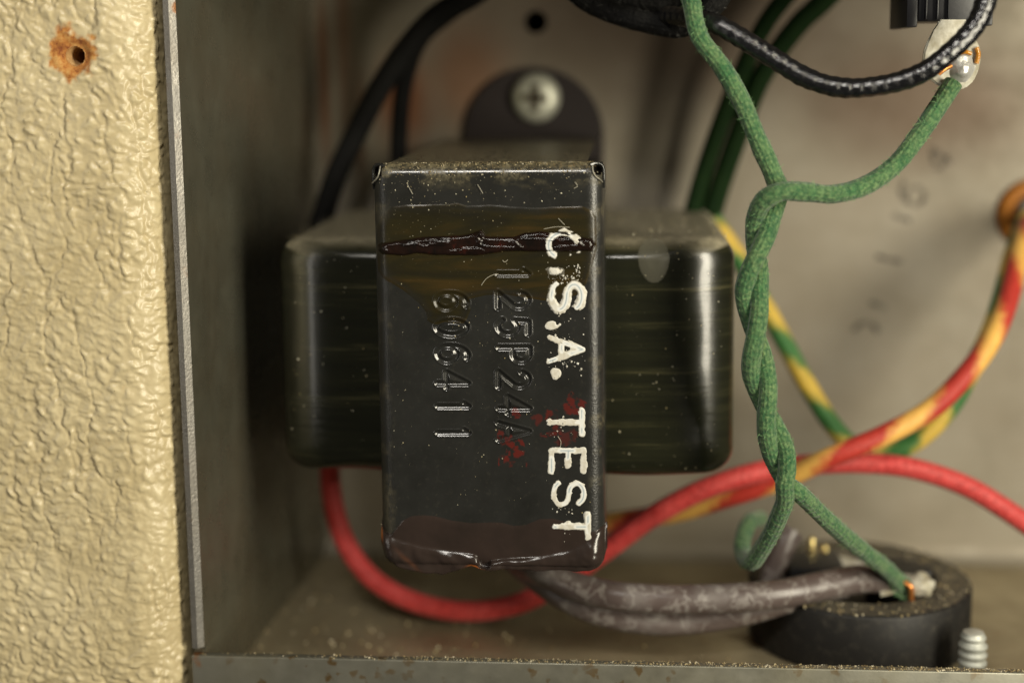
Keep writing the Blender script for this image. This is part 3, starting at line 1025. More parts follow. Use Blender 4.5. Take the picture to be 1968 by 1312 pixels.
# mounting tab on the back wall with its screw
tab_c = P(1026, 262, YW - 0.1)
tab_r = 131 * PXS(YW - 0.1)
bm = bmesh.new()
tp = [(tab_c.x + tab_r * math.cos(a), tab_c.z + tab_r * 0.98 * math.sin(a)) for a in np.linspace(0, PI, 36)] + [(tab_c.x - tab_r, tab_c.z - 0.5), (tab_c.x + tab_r, tab_c.z - 0.5)]
fr_ = [bm.verts.new((x, YW - 0.11, z)) for x, z in tp]
bk_ = [bm.verts.new((x, YW - 0.003, z)) for x, z in tp]
bm.faces.new(fr_)
bm.faces.new(bk_)
for i in range(len(tp)):
    j = (i + 1) % len(tp)
    bm.faces.new((fr_[i], fr_[j], bk_[j], bk_[i]))
tabm = M('dark_tab_enamel')
tabm.p(color=(0.016, 0.010, 0.009), rough=0.5)
tab = bm_obj('mounting_tab', bm, tabm, tr, 40)
sc_ = P(1030, 188, YW - 0.11)
sr = 46 * PXS(YW - 0.2)
bm = bmesh.new()
MX = Matrix.Rotation(PI / 2, 3, 'X')
add_lathe(bm, [(sr * 0.98, 0.0), (sr, 0.06), (sr * 0.92, 0.14), (sr * 0.7, 0.20), (sr * 0.4, 0.235), (0, 0.24)], 36, (sc_.x, YW - 0.11, sc_.z), MX)
scr = bm_obj('cross_head_screw', bm, screw_m, tab, 50)
bm = bmesh.new()
for rot in (0.05, PI / 2 + 0.05):
    add_box(bm, (sc_.x - sr * 0.55, YW - 0.11 - 0.262, sc_.z - sr * 0.15), (sc_.x + sr * 0.55, YW - 0.11 - 0.215, sc_.z + sr * 0.15), 0.01, 1, Matrix.Rotation(rot, 3, 'Y'))
slotm = M('screw_slot_brown')
slotm.p(color=(0.06, 0.045, 0.025), rough=0.8)  # raised dark brown cross in place of a sunk slot
bm_obj('cross_slot', bm, slotm, tab)

# iron core between the strap legs
bm = bmesh.new()
add_box(bm, (TX - HW + 0.12, 0.24, zb + 0.06), (TX + HW - 0.12, 5.4, zt - 0.30), 0.03, 2)
core = bm_obj('iron_core', bm, core_m, tr)

# --- the coil: one rounded block seen on both sides of the strap
CY0, CY1 = 1.1, 5.3
q0, q1 = P(535, 455, CY0 + 0.45), P(1409, 908, CY0 + 0.45)
cx0, cx1, cz1, cz0 = q0.x, q1.x, q0.z, q1.z
ccx, ccz, hx, hz_ = (cx0 + cx1) / 2, (cz0 + cz1) / 2, (cx1 - cx0) / 2, (cz1 - cz0) / 2


def rrect(hx, hz, r, n=10, sub=24):
    out = []
    for (sx, sz, a0) in ((1, 1, 0), (-1, 1, 90), (-1, -1, 180), (1, -1, 270)):
        for i in range(n + 1):
            a = math.radians(a0 + 90 * i / n)
            out.append((sx * (hx - r) + r * math.cos(a), sz * (hz - r) + r * math.sin(a)))
    res = []
    for i in range(len(out)):
        a, b = out[i], out[(i + 1) % len(out)]
        L = math.hypot(b[0] - a[0], b[1] - a[1])
        m = max(1, int(L / 0.12))
        for k in range(m):
            res.append((a[0] + (b[0] - a[0]) * k / m, a[1] + (b[1] - a[1]) * k / m))
    return res


base_r = rrect(1, 1, 0.001)
loops = []
A_FX, A_FZ, A_FY = 1.05, 0.30, 0.52
for k in range(13):
    a = PI / 2 * k / 12
    loops.append((A_FX * (1 - math.sin(a)), A_FZ * (1 - math.sin(a)), CY0 + A_FY * (1 - math.cos(a))))
for k in range(1, 26):
    loops.append((0, 0, CY0 + A_FY + (CY1 - CY0 - A_FY) * k / 25))
nring = len(rrect(hx, hz_, 0.36))
Vc, Fc, du_ = [], [], []
ref = rrect(hx, hz_, 0.36)
for (ix, iz, y) in loops:
    for (x, z) in ref:
        xx = x * (hx - ix) / hx
        zz = z * (hz_ - iz) / hz_
        sag = 0.03 * math.sin(x * 2.1 + 0.6) * (1 if z < 0 else 0.4)
        Vc.append((ccx + xx, y + 0.02 * math.sin(z * 1.3), ccz + zz + sag))
        du_.append(1.0 if z > hz_ - 0.13 else 0.0)
nr = len(ref)
for i in range(len(loops) - 1):
    for k in range(nr):
        k2 = (k + 1) % nr
        Fc.append((i * nr + k2, i * nr + k, (i + 1) * nr + k, (i + 1) * nr + k2))
Fc.append(tuple(range(nr)))
du_ = np.array(du_).reshape(len(loops), nr)
du_ *= sst(0.03, 0.30, np.array([l[2] - CY0 for l in loops]))[:, None]
coil = mesh_obj('coil', Vc, Fc, coilm, tr, 60, None, {'dust': du_})

# dull varnish drop on the right shoulder of the coil
gx, gz = np.meshgrid(np.arange(-0.36, 0.36, 0.012), np.arange(-0.55, 0.35, 0.012))
dc = P(1256, 497, CY0 - 0.01)
dd = np.hypot(gx / (1.0 + 0.5 * np.clip(gz, -0.5, 0.3)), (gz + 0.05) * 0.72)
Hh = 0.035 * (1 - (dd / 0.20) ** 2)
drop_y = CY0 + 0.02 * np.sin((dc.z + gz - ccz) * 1.3) - 0.006 + A_FY * 0.5 * np.clip((dc.z + gz - (ccz + hz_ - A_FZ)) / A_FZ, 0, 1) ** 2
grid_hf('varnish_drop', dc.x + gx, dc.z + gz, np.clip(Hh, -0.02, 0.03), drop_y, glaze, tr)


# --- films, crust, wax and paint on the strap face
def face_grid(px0, py0, px1, py1, d):
    a, b = P(px0, py1, 0), P(px1, py0, 0)
    X, Z = np.meshgrid(np.arange(a.x, b.x, d), np.arange(a.z, b.z, d))
    ex = np.clip(np.abs(X - TX) - uf, 0, RBX * 0.999)
    yb = RBX - np.sqrt(RBX ** 2 - ex ** 2)
    ez = np.clip(np.abs(Z - zc) - vf, 0, RBZ * 0.999)
    yb = yb + RBZ - np.sqrt(RBZ ** 2 - ez ** 2)
    return X, Z, yb


def pxpoly(pts, ox, oy, sc):
    res = []
    for x, y in pts:
        q = P(ox + x / sc, oy + y / sc, 0)
        res.append((q.x, q.z))
    return res


def groove(X, Z):
    g = seg_dist(X, Z, stamp)
    return -0.024 * (0.5 + 0.5 * np.cos(PI * np.clip(g / 0.042, 0, 1))) + 0.007 * np.exp(-((g - 0.050) / 0.012) ** 2)


# amber varnish film
poly = pxpoly([(150, 470), (200, 425), (300, 412), (480, 410), (650, 404), (720, 425), (900, 418), (1100, 428), (1200, 436), (1400, 424), (1530, 424), (1590, 455), (1625, 500), (1630, 720),
               (1590, 860), (1560, 960), (1500, 1040), (1350, 1090), (1240, 1085), (1130, 1065), (980, 1040), (850, 1050), (740, 1075), (745, 1150), (710, 1225), (650, 1240), (560, 1230), (490, 1255), (440, 1225),
               (432, 1165), (380, 1100), (270, 1010), (130, 925), (95, 880), (85, 700), (90, 560)], 700, 280, 3.644)
X, Z, yb = face_grid(708, 370, 1166, 640, 0.0105)
sd = poly_sdf(X, Z, poly) + 0.03 * (fbm(X * 3, Z * 3, 3, 4) - 0.5)
Hf = np.where(sd > 0, 0.010 * (1 - np.exp(-sd / 0.035)) + 0.006 * np.exp(-((sd - 0.03) / 0.02) ** 2) * fbm(X * 2, Z * 2, 2, 44), -0.2 * np.abs(sd) - 0.0005)
Hf = Hf + np.where(sd > 0.05, 0.004 * (fbm(X * 1.6, Z * 4.5, 3, 8) - 0.5), 0)
grid_hf('varnish_film', X, Z, np.clip(Hf, -0.02, 0.05) + 0.0004, yb - 0.75 * groove(X, Z), varn, tr, attrs={'body': np.maximum(sst(0.0, 0.16, sd), 0.95 * sst(0.06, 0.0, sd) * sst(0.40, 0.5, fbm(X * 1.5, Z * 1.5, 2, 45))), 'edge': sst(0.07, 0.0, sd) * sst(0.45, 0.7, fbm(X * 2, Z * 2, 3, 6))})

# crusted ridge
poly = pxpoly([(92, 705), (120, 685), (160, 680), (320, 655), (420, 640), (600, 632), (700, 628), (760, 612), (820, 590), (850, 632), (950, 640), (1050, 636), (1130, 608), (1230, 598), (1330, 612), (1400, 606), (1500, 632), (1590, 655),
               (1615, 690), (1590, 735), (1400, 742), (1250, 738), (1000, 737), (900, 748), (800, 762), (700, 768), (500, 764), (370, 750), (270, 768), (130, 757), (98, 735)], 700, 280, 3.644)
X, Z, yb = face_grid(712, 432, 1156, 500, 0.0085)
sd = poly_sdf(X, Z, poly) + 0.02 * (fbm(X * 7, Z * 7, 3, 4) - 0.5)
rg = fbm(X * 3.5, Z * 9, 4, 14)
fold = 1 - np.abs(2 * fbm(X * 2.2 + 1.5 * Z, Z * 8, 3, 25) - 1)
Hf = np.where(sd > 0, 0.042 * (1 - np.exp(-sd / 0.016)) * (0.75 + 0.4 * rg) + 0.016 * sst(0.02, 0.07, sd) * sst(0.80, 0.97, fold) + 0.006 * (fbm(X * 14, Z * 18, 3, 15) - 0.5), -0.6 * np.abs(sd) - 0.002)
peak = P(700 + 820 / 3.644, 280 + 612 / 3.644, 0)
Hf = Hf + 0.055 * np.exp(-(((X - peak.x) / 0.05) ** 2 + ((Z - peak.z) / 0.035) ** 2)) * (sd > 0)
grid_hf('varnish_ridge', X, Z, np.clip(Hf + 0.010, -0.02, 0.2), yb, ridge_m, tr)
crustX, crustZ, crustH = X, Z, np.clip(Hf + 0.010, -0.02, 0.2)

# bottom wax: a sheet that laps the face and sags below the strap
nxw, nw = 200, 46
xs = np.linspace(TX - HW - 0.012, TX + HW + 0.03, nxw)
px_of = np.linspace(728, 1168, nxw)


def interp(pts, x):
    return np.interp(x, [p[0] for p in pts], [p[1] for p in pts])


k5 = 2.624
topc = interp([(600 + a / k5, 740 + b / k5) for a, b in ((335, 690), (352, 735), (395, 752), (425, 712), (455, 680), (500, 657), (560, 652), (620, 656), (700, 678), (800, 692), (900, 688), (960, 690), (1020, 706), (1080, 700), (1150, 670), (1220, 668), (1300, 690), (1380, 730), (1420, 738), (1485, 712))], px_of)
thick = interp([(600 + a / k5, 740 + b / k5) for a, b in ((335, 705), (370, 755), (450, 782), (550, 808), (700, 832), (815, 850), (832, 860), (850, 930), (880, 930), (905, 880), (1000, 868), (1150, 860), (1300, 830), (1400, 780), (1450, 745), (1485, 720))], px_of)
lowc = interp([(600 + a / k5, 740 + b / k5) for a, b in ((335, 820), (350, 860), (380, 905), (430, 930), (500, 946), (560, 958), (620, 962), (655, 972), (690, 958), (760, 934), (800, 922), (850, 936), (890, 944), (960, 938), (1080, 940), (1130, 950), (1250, 944), (1330, 950), (1400, 946), (1450, 930), (1475, 900), (1488, 850))], px_of)
Vw, Fw, amb_a = [], [], []
for i in range(nxw):
    zt_, zk, zl = (P(px_of[i], v, 0).z for v in (topc[i], thick[i], lowc[i]))
    zk = min(zk, zt_ - 0.03)
    zk = max(zk, zl + 0.06)
    e = abs(xs[i] - TX)
    ex = min(max(e - uf, 0), RBX * 0.999)
    yb0 = RBX - math.sqrt(RBX ** 2 - ex ** 2)
    for k in range(nw):
        t = k / (nw - 1)
        if t < 0.35:                            # thin upper film
            s = t / 0.35
            z = zt_ + (zk - zt_) * s
            h = 0.012 * (1 - (1 - min(1, s * 5)) ** 2) - 0.002 * (s == 0)
        elif t < 0.8:                           # thick belly
            s = (t - 0.35) / 0.45
            z = zk + (zl + 0.05 - zk) * s
            h = 0.012 + 0.075 * math.sin(PI * min(1, s * 1.25) * 0.5) ** 0.8
        else:                                   # underside
            s = (t - 0.8) / 0.2
            z = zl + 0.05 * (1 - s) ** 2 * 1.0
            h = 0.087 - 0.5 * s ** 1.6
        nz = (0.03 + 0.06 * (t > 0.35) * sst(0.35, 0.5, t)) * (float(fbm(np.array([xs[i] * 3.2]), np.array([z * 4.2]), 3, 33)[0]) - 0.5) * min(1, t * 2)
        ez = min(max(abs(z - zc) - vf, 0), RBZ * 0.999) if z < zc else 0
        yb1 = yb0 + (RBZ - math.sqrt(RBZ ** 2 - ez ** 2)) * 0.35
        Vw.append((xs[i], yb1 - h - nz, z))
        pxx, pyy = px_of[i], 0
        a1 = math.exp(-((pxx - 915) / 13) ** 2) * sst(0.72, 0.8, t) + math.exp(-((pxx - 729) / 3.0) ** 2) * sst(0.4, 0.5, t) * sst(0.75, 0.6, t)
        zz = 740 + (pxx - 600) * 0.55
        a2 = 0.08 * math.exp(-((pxx - 785) / 22) ** 2) * math.exp(-((t - (0.52 + (pxx - 760) * 0.006)) / 0.05) ** 2)
        amb_a.append(float(min(1, a1 + a2)))
for i in range(nxw - 1):
    for k in range(nw - 1):
        Fw.append((i * nw + k, i * nw + k + 1, (i + 1) * nw + k + 1, (i + 1) * nw + k))
mesh_obj('wax_drip', Vw, Fw, wax, tr, 180, None, {'amber': amb_a})

# white stencilled letters, each a thin ragged skin of paint
seed = 0
for ch, yc, xb, w, h in (('C', 470, 1054, 52, 58), ('S', 569, 1060, 56, 58), ('A', 671, 1056, 46, 64), ('T', 811, 1056, 46, 62), ('E', 884, 1060, 44, 62), ('S', 948, 1064, 48, 58), ('T', 1011, 1066, 42, 64)):
    seed += 1
    if ch == 'S':
        w, h = w * 0.98, h
    segs = glyph_segs(ch, xb, yc, w, h)
    X, Z, yb = face_grid(xb - 22, yc - w / 2 - 24, xb + h + 26, yc + w / 2 + 24, 0.0075)
    d = seg_dist(X, Z, segs)
    rag = fbm(X * 7, Z * 7, 3, 100 + seed) - 0.5
    wr = 0.040 * (1 + 0.75 * rag + 0.55 * (fbm(X * 24, Z * 24, 2, 140 + seed) - 0.5))
    chips = sst(0.64, 0.72, fbm(X * 9, Z * 9, 3, 200 + seed))
    Hf = 0.014 * (1 - (np.clip(d / wr, 0, 2)) ** 2) - 0.03 * chips * sst(0.03, 0.05, d)
    Hf = np.minimum(Hf, 0.0042) + 0.002 * (fbm(X * 14, Z * 14, 2, 260 + seed) - 0.5)
    if ch == 'C':                               # the C lies over the crusted ridge, broken where the crust moved
        Hc = np.interp(np.zeros(1), [0, 1], [0, 0])[0]
        gi = np.clip(((X - crustX[0, 0]) / 0.0085).astype(int), 0, crustX.shape[1] - 1)
        gj = np.clip(((Z - crustZ[0, 0]) / 0.0085).astype(int), 0, crustX.shape[0] - 1)
        hb = np.maximum(crustH[gj, gi], 0.012)
        brk = sst(0.52, 0.62, fbm(X * 4.5, Z * 9, 3, 301))
        Hf = np.where(Hf > -0.02, Hf - 0.03 * brk, Hf) + hb
        keep = hb.max() * 0
        yb = yb - hb
        Hf = Hf - hb
    else:
        Hf = Hf + (0.015 if yc < 600 or yc > 1000 else 0.0)
    grid_hf('painted_letter', X, Z, np.clip(Hf, -0.02, 0.05), yb, wpaint, tr, attrs={'thin': np.clip(1 - d / 0.03, 0, 1) * sst(0.40, 0.6, fbm(X * 5, Z * 5, 2, 400 + seed))})
dots = [(1064, 520, 0.062), (1063, 623, 0.065), (1069, 718, 0.060)]
for i, (x, y, r) in enumerate(dots):
    X, Z, yb = face_grid(x - 20, y - 20, x + 22, y + 20, 0.0075)
    q = P(x, y, 0)
    d = np.hypot((X - q.x) * 0.85, Z - q.z)
    Hf = 0.016 * (1 - (d / (r * (1 + 1.5 * (fbm(X * 8, Z * 8, 3, 500 + i) - 0.5)))) ** 2)
    grid_hf('painted_dot', X, Z, np.clip(np.minimum(Hf, 0.006) + (0.018 if y < 560 else 0), -0.02, 0.05), yb, wpaint, tr, attrs={'thin': np.zeros(X.shape)})
# stray paint spatter
spat = []
for (x0_, y0_, x1_, y1_, n_) in ((1060, 508, 1115, 545, 22), (1075, 530, 1100, 536, 16), (1108, 508, 1114, 540, 22), (1050, 528, 1070, 538, 10), (1050, 600, 1125, 730, 40), (1070, 690, 1115, 705, 18), (1050, 800, 1110, 840, 16), (1060, 975, 1100, 990, 10), (1080, 1020, 1135, 1040, 10)):
    for _ in range(n_):
        spat.append(P(random.uniform(x0_, x1_), random.uniform(y0_, y1_), -0.006 if y0_ > 560 else -0.016))
grains('paint_spatter', spat, wpaint, tr, 0.004, 0.022, 21)
# dust specks on the face, thicker under the upper edge
pts = []
for _ in range(620):
    v = random.random() ** 2.2
    x_ = random.uniform(728, 1150)
    if fbm(np.array([x_ / 90]), np.array([v * 9]), 3, 55)[0] + 0.18 * (1 - v) > 0.5:
        pts.append(P(x_, 330 + v * 700, -0.006))
for _ in range(70):
    pts.append(P(random.gauss(800, 40), random.gauss(400, 45), -0.012))
grains('dust_specks', pts, speck, tr, 0.0025, 0.013, 31)
pts = []
for _ in range(900):
    v = random.random()
    x = random.uniform(735, 1145)
    z = zt - 0.002
    a = random.random() ** 0.6 * PI / 2
    q = P(x, 330, 0)
    pts.append((q.x, RBZ - RBZ * math.sin(a) - 0.002, zt - RBZ + RBZ * math.cos(a)) if False else (q.x, RBZ - RBZ * math.cos(a) - 0.002, zt - RBZ + RBZ * math.sin(a)))
grains('edge_dirt', pts, crumb, tr, 0.003, 0.013, 32)
pts = [(random.uniform(cx0 + 0.1, cx1 - 0.1), random.uniform(CY0 + 0.3, CY1), cz1 + 0.0) for _ in range(900)]
pts += [P(random.uniform(1175, 1390), random.uniform(470, 900), CY0 - 0.02) for _ in range(130)] + [P(random.uniform(560, 705), random.uniform(480, 880), CY0 - 0.02) for _ in range(60)]
grains('coil_dust', pts, speck, tr, 0.003, 0.018, 33)
# hairs on the face
hair_m = M('pale_hair')
hair_m.p(color=(0.42, 0.39, 0.30), rough=0.5)
for pp in ([(925, 548), (935, 535), (948, 528), (958, 526)], [(1045, 440), (1070, 436), (1095, 437)], [(1073, 420), (1085, 432)], [(918, 355), (928, 372)], [(1105, 350), (1110, 358), (1103, 362)], [(783, 355), (793, 373)], [(1072, 838), (1078, 848), (1077, 858)], [(966, 500), (970, 504), (976, 499)]):
    tube('hair', wpx([(x, y, -0.02) for x, y in pp]), 0.0035, hair_m, tr, 5, 0.02)

# ================================================================== WIRES
def wire(name, label, pts_px, rad_px, mat, group=None, yref=None, cat='wire', **kw):
    root = empty(name, label, cat, group)
    pts = wpx(pts_px)
    ym = yref if yref is not None else sum(p[2] for p in pts_px) / len(pts_px)
    o, path, fr = tube('insulation', pts, rad_px * PXS(ym), mat, root, **kw)
    return root, o, path, fr, rad_px * PXS(ym)


def centre(y):
    return np.interp(y, [400, 420, 490, 560, 645, 720, 790, 860, 925, 960], [1470, 1467, 1455, 1444, 1453, 1459, 1473, 1494, 1510, 1516])


def theta(y):
    return math.radians(np.interp(y, [395, 420, 490, 560, 645, 720, 790, 860, 925, 950], [-25, 0, 90, 180, 270, 360, 450, 540, 630, 670]))


RT = 15.0
tw = list(range(420, 931, 17))


def strand(off):
    return [(centre(y) + RT * math.cos(theta(y) + off), y, 0.13 - RT * PXS(0) * math.sin(theta(y) + off)) for y in tw]


A = [(1312, -70, 0.6), (1328, 0, 0.5), (1344, 70, 0.35), (1388, 130, 0.3), (1425, 195, 0.25), (1456, 268, 0.2), (1486, 335, 0.2), (1496, 372, 0.25)] + strand(0)[0:] + \
    [(1540, 950, 0.3), (1580, 990, 0.6), (1640, 1043, 1.1), (1700, 1090, 1.7), (1738, 1128, 2.1)]
B = [(1832, 160, 0.72), (1803, 205, 0.6), (1762, 265, 0.45), (1717, 320, 0.35), (1660, 358, 0.2), (1600, 373, 0.05), (1548, 369, -0.04), (1500, 369, -0.10), (1466, 388, -0.02)] + strand(PI) + \
    [(1508, 965, 0.15), (1488, 1012, 0.4), (1466, 1052, 0.7), (1446, 1078, 1.0), (1430, 1070, 1.5), (1427, 1035, 1.9), (1442, 1002, 2.3), (1462, 996, 2.8)]
wa, oa, pa, fa, ra = wire('green_wire', 'green cloth wire dropping from the top edge and ending frayed on the black socket', A, 17.5, green, 'twisted green cloth wires', 0.2, seg=18, ds=0.03, wob=0.10,
                          radf=lambda s: 1 + 0.25 * max(0, (s - 0.97) / 0.03))
fuzz('fuzz', pa, fa, ra, fib_g, wa, 90, 0.07, 1, 0.003)
bare, _, _ = tube('bare_copper', wpx([(1738, 1118, 1.9), (1750, 1128, 1.85), (1751, 1152, 1.95)]), 0.045, copper, wa, 8, 0.03)
frx = []
for k in range(26):
    a_ = random.uniform(0, 6.28)
    x_, y_ = 1738 + 14 * math.cos(a_), 1124 + 12 * math.sin(a_)
    frx.append([(x_, y_, 2.05), (x_ + random.uniform(-7, 9), y_ + random.uniform(4, 14), 2.0), (x_ + random.uniform(-14, 16), y_ + random.uniform(10, 26), 1.98)])
for q in frx[:20]:
    tube('frayed_strand', wpx(q), 0.030, green, wa, 6, 0.05)
wb, ob, pb, fb, rb = wire('green_wire', 'green cloth wire sagging from the soldered lug, twisted and ending in a small loop', B, 17.5, green, 'twisted green cloth wires', 0.2, seg=18, ds=0.03, wob=0.10)
fuzz('fuzz', pb, fb, rb, fib_g, wb, 90, 0.07, 2, 0.003)

wk, ok, pk, fk, rk = wire('black_wire', 'glossy waxed black braided wire sagging in front of the soldered lug', [(1912, -70, 0.25), (1896, 0, 0.2), (1872, 52, 0.15), (1826, 100, 0.1), (1772, 140, 0.12), (1702, 163, 0.2), (1620, 169, 0.25), (1550, 150, 0.3), (1480, 108, 0.35), (1422, 72, 0.4), (1376, 47, 0.5), (1335, 36, 0.9), (1280, 30, 1.5)],
                          18.5, blackw, None, 0.2, seg=30, ds=0.012, wob=0.08, cloth=0.0075)
nfz = int(len(pk) * 0.22)
fuzz('fuzz', pk[:nfz], fk[:nfz], rk, fib_k, wk, 150, 0.04, 3)
for (pts_, rr_, lab_, sd_) in (
        ([(1040, -90, 2.2), (1110, -28, 2.1), (1180, -2, 2.0), (1240, 10, 1.9), (1300, 12, 1.8), (1345, -5, 1.7), (1372, -70, 1.6)], 23, 'fuzzy black cloth wire at the top edge, upper of the bundle behind the green wire', 4),
        ([(1070, -50, 1.9), (1130, 2, 1.8), (1195, 30, 1.7), (1255, 45, 1.6), (1312, 50, 1.5), (1352, 28, 1.4), (1384, -10, 1.3), (1396, -70, 1.3)], 21, 'fuzzy black cloth wire at the top edge, lower of the bundle behind the green wire', 5)):
    wk2, _, pk2, fk2, rk2 = wire('black_wire', lab_, pts_, rr_, blackd, 'black wires bundled at the top edge', 1.7, wob=0.10)
    fuzz('fuzz', pk2, fk2, rk2, fib_k, wk2, 100, 0.07, sd_, 0.0028)
wire('black_wire', 'blurred black wire slanting down to the left end of the coil', [(990, -70, 4.3), (910, -10, 4.3), (838, 32, 4.4), (778, 98, 4.5), (724, 180, 4.6), (682, 262, 4.7), (646, 338, 4.7), (622, 410, 4.75), (612, 440, 4.8)], 22, blackd, None, 4.5)
wire('black_wire', 'blurred black wire dropping straight down behind the strap', [(960, -60, 4.9), (880, 12, 4.9), (812, 70, 5.0), (782, 140, 5.05), (770, 215, 5.1), (766, 300, 5.1), (768, 380, 5.1), (770, 430, 5.1)], 17, blackd, None, 5.0)
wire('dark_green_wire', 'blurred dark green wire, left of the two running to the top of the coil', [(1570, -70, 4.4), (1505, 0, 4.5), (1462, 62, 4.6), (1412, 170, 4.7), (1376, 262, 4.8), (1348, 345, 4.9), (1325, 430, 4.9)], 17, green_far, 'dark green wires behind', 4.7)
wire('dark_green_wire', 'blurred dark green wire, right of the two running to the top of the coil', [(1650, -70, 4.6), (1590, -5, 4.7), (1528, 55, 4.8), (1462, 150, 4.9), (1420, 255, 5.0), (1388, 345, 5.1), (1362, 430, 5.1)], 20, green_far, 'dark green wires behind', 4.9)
wire('red_wire', 'plain red wire looping under the transformer and out to the right edge', [(640, 840, 3.3), (634, 905, 3.4), (643, 980, 3.35), (668, 1050, 3.25), (714, 1110, 3.1), (780, 1150, 2.9), (860, 1171, 2.8), (940, 1171, 2.7), (1020, 1150, 2.6), (1095, 1105, 2.6), (1170, 1052, 2.6), (1260, 988, 2.6), (1350, 941, 2.65), (1450, 908, 2.8), (1550, 893, 3.0), (1650, 889, 3.1), (1750, 899, 3.1), (1850, 931, 3.1), (1930, 977, 3.1), (2020, 1040, 3.2)],
     20.5, red, None, 2.9)
wire('red_yellow_wire', 'red wire with yellow stripes crossing over the plain red wire', [(1090, 1015, 3.6), (1190, 1001, 3.4), (1300, 984, 3.2), (1400, 955, 3.0), (1500, 922, 2.85), (1600, 877, 2.6), (1700, 835, 2.7), (1788, 786, 2.9), (1858, 718, 3.1), (1908, 648, 3.4), (1938, 575, 3.8), (1956, 500, 4.4), (1972, 440, 5.2), (1982, 415, 6.4)],
     20, redyel, None, 2.9)
wire('green_yellow_wire', 'green wire with yellow stripes dipping in a U behind the red and yellow wire', [(1370, 420, 4.9), (1428, 510, 4.8), (1470, 588, 4.6), (1510, 662, 4.4), (1556, 748, 4.15), (1606, 824, 3.9), (1650, 862, 3.75), (1712, 868, 3.6), (1770, 840, 3.6), (1826, 782, 3.7), (1866, 712, 3.8), (1902, 640, 4.0), (1926, 570, 4.3), (1946, 492, 4.8), (1968, 430, 5.5), (1980, 410, 6.4)],
     18, grnyel, None, 4.0)
wire('grey_wire', 'dusty brown grey wire lying across the top of the round black socket', [(985, 1070, 2.3), (1040, 1098, 1.7), (1100, 1124, 1.4), (1180, 1144, 1.25), (1280, 1151, 1.25), (1400, 1149, 1.35), (1500, 1140, 1.5), (1580, 1125, 1.75), (1650, 1112, 2.0), (1706, 1114, 2.2)],
     28, grey, 'dusty brown grey wires', 1.5, wob=0.05)
wire('grey_wire', 'dusty brown grey wire passing in front of the round black socket, lower of the pair', [(985, 1075, 2.6), (1030, 1112, 2.0), (1080, 1146, 1.7), (1140, 1174, 1.55), (1210, 1190, 1.5), (1290, 1196, 1.55), (1380, 1187, 1.65), (1440, 1174, 1.7), (1500, 1156, 1.8), (1560, 1138, 1.95), (1620, 1124, 2.15)],
     25, grey, 'dusty brown grey wires', 1.7, wob=0.05)

# ================================================================== ROUND SOCKET
SD = 2.9
sxy = P(1650, 1105, SD)
SR, SZ = 209 * PXS(SD), P(1650, 1105, SD).z
sock = empty('round_socket', 'round black bakelite socket with dusty top standing on the chassis floor', 'socket')
bm = bmesh.new()
add_lathe(bm, [(SR - 0.05, 0.002), (SR, 0.03), (SR, SZ - 0.05), (SR - 0.015, SZ - 0.015), (SR - 0.05, SZ)], 72, (sxy.x, SD, 0))
bm_obj('body', bm, bake, sock, 50)
RI = SR * 0.70
bm = bmesh.new()
add_lathe(bm, [(SR - 0.05, SZ), (RI, SZ), (RI - 0.03, SZ - 0.03), (RI - 0.03, SZ - 0.35), (0, SZ - 0.35)], 72, (sxy.x, SD, 0.0))
bm_obj('top_rim', bm, bake_top, sock, 40)
bm = bmesh.new()
q = P(1568, 1075, 2.9)
add_box(bm, (q.x - 0.42, 2.55, SZ - 0.34), (q.x + 0.40, 3.3, SZ + 0.22), 0.04, 2)
bm_obj('key_block', bm, block_m, sock)
bm = bmesh.new()
q = P(1745, 1085, 2.7)
add_box(bm, (q.x - 0.42, 2.35, SZ - 0.34), (q.x + 0.30, 3.5, SZ + 0.03), 0.05, 2, Matrix.Rotation(-0.5, 3, 'Z'))
bm_obj('inner_block', bm, bake, sock)
for (x, y, d, mat_, r, h) in ((1560, 1030, 3.5, gold, 0.06, 0.28), (1586, 1046, 3.5, gold, 0.05, 0.16), (1782, 1093, 3.0, block_m, 0.065, 0.12)):
    q = P(x, y, d)
    bm = bmesh.new()
    add_lathe(bm, [(r, SZ - 0.33), (r, q.z - r), (r * 0.7, q.z - r * 0.3), (0, q.z)], 16, (q.x, d, 0))
    bm_obj('contact_pin', bm, mat_, sock, 50)
# bent solder terminals
def strip(name, pts, wdir, w, t, mat, parent):
    """flat bent metal strip along points"""
    path, L = smooth_path(pts, 0.06)
    fr = frames(path)
    wd = Vector(wdir).normalized()
    V, Fc = [], []
    for c, (tn, a, b) in zip(path, fr):
        nn = tn.cross(wd).normalized()
        for (i, j) in ((-1, -1), (1, -1), (1, 1), (-1, 1)):
            V.append(c + wd * (w / 2 * i) + nn * (t / 2 * j))
    for i in range(len(path) - 1):
        for k in range(4):
            k2 = (k + 1) % 4
            Fc.append((4 * i + k, 4 * i + k2, 4 * i + 4 + k2, 4 * i + 4 + k))
    Fc += [(0, 1, 2, 3), tuple(4 * (len(path) - 1) + k for k in (3, 2, 1, 0))]
    return mesh_obj(name, V, Fc, mat, parent, 40)


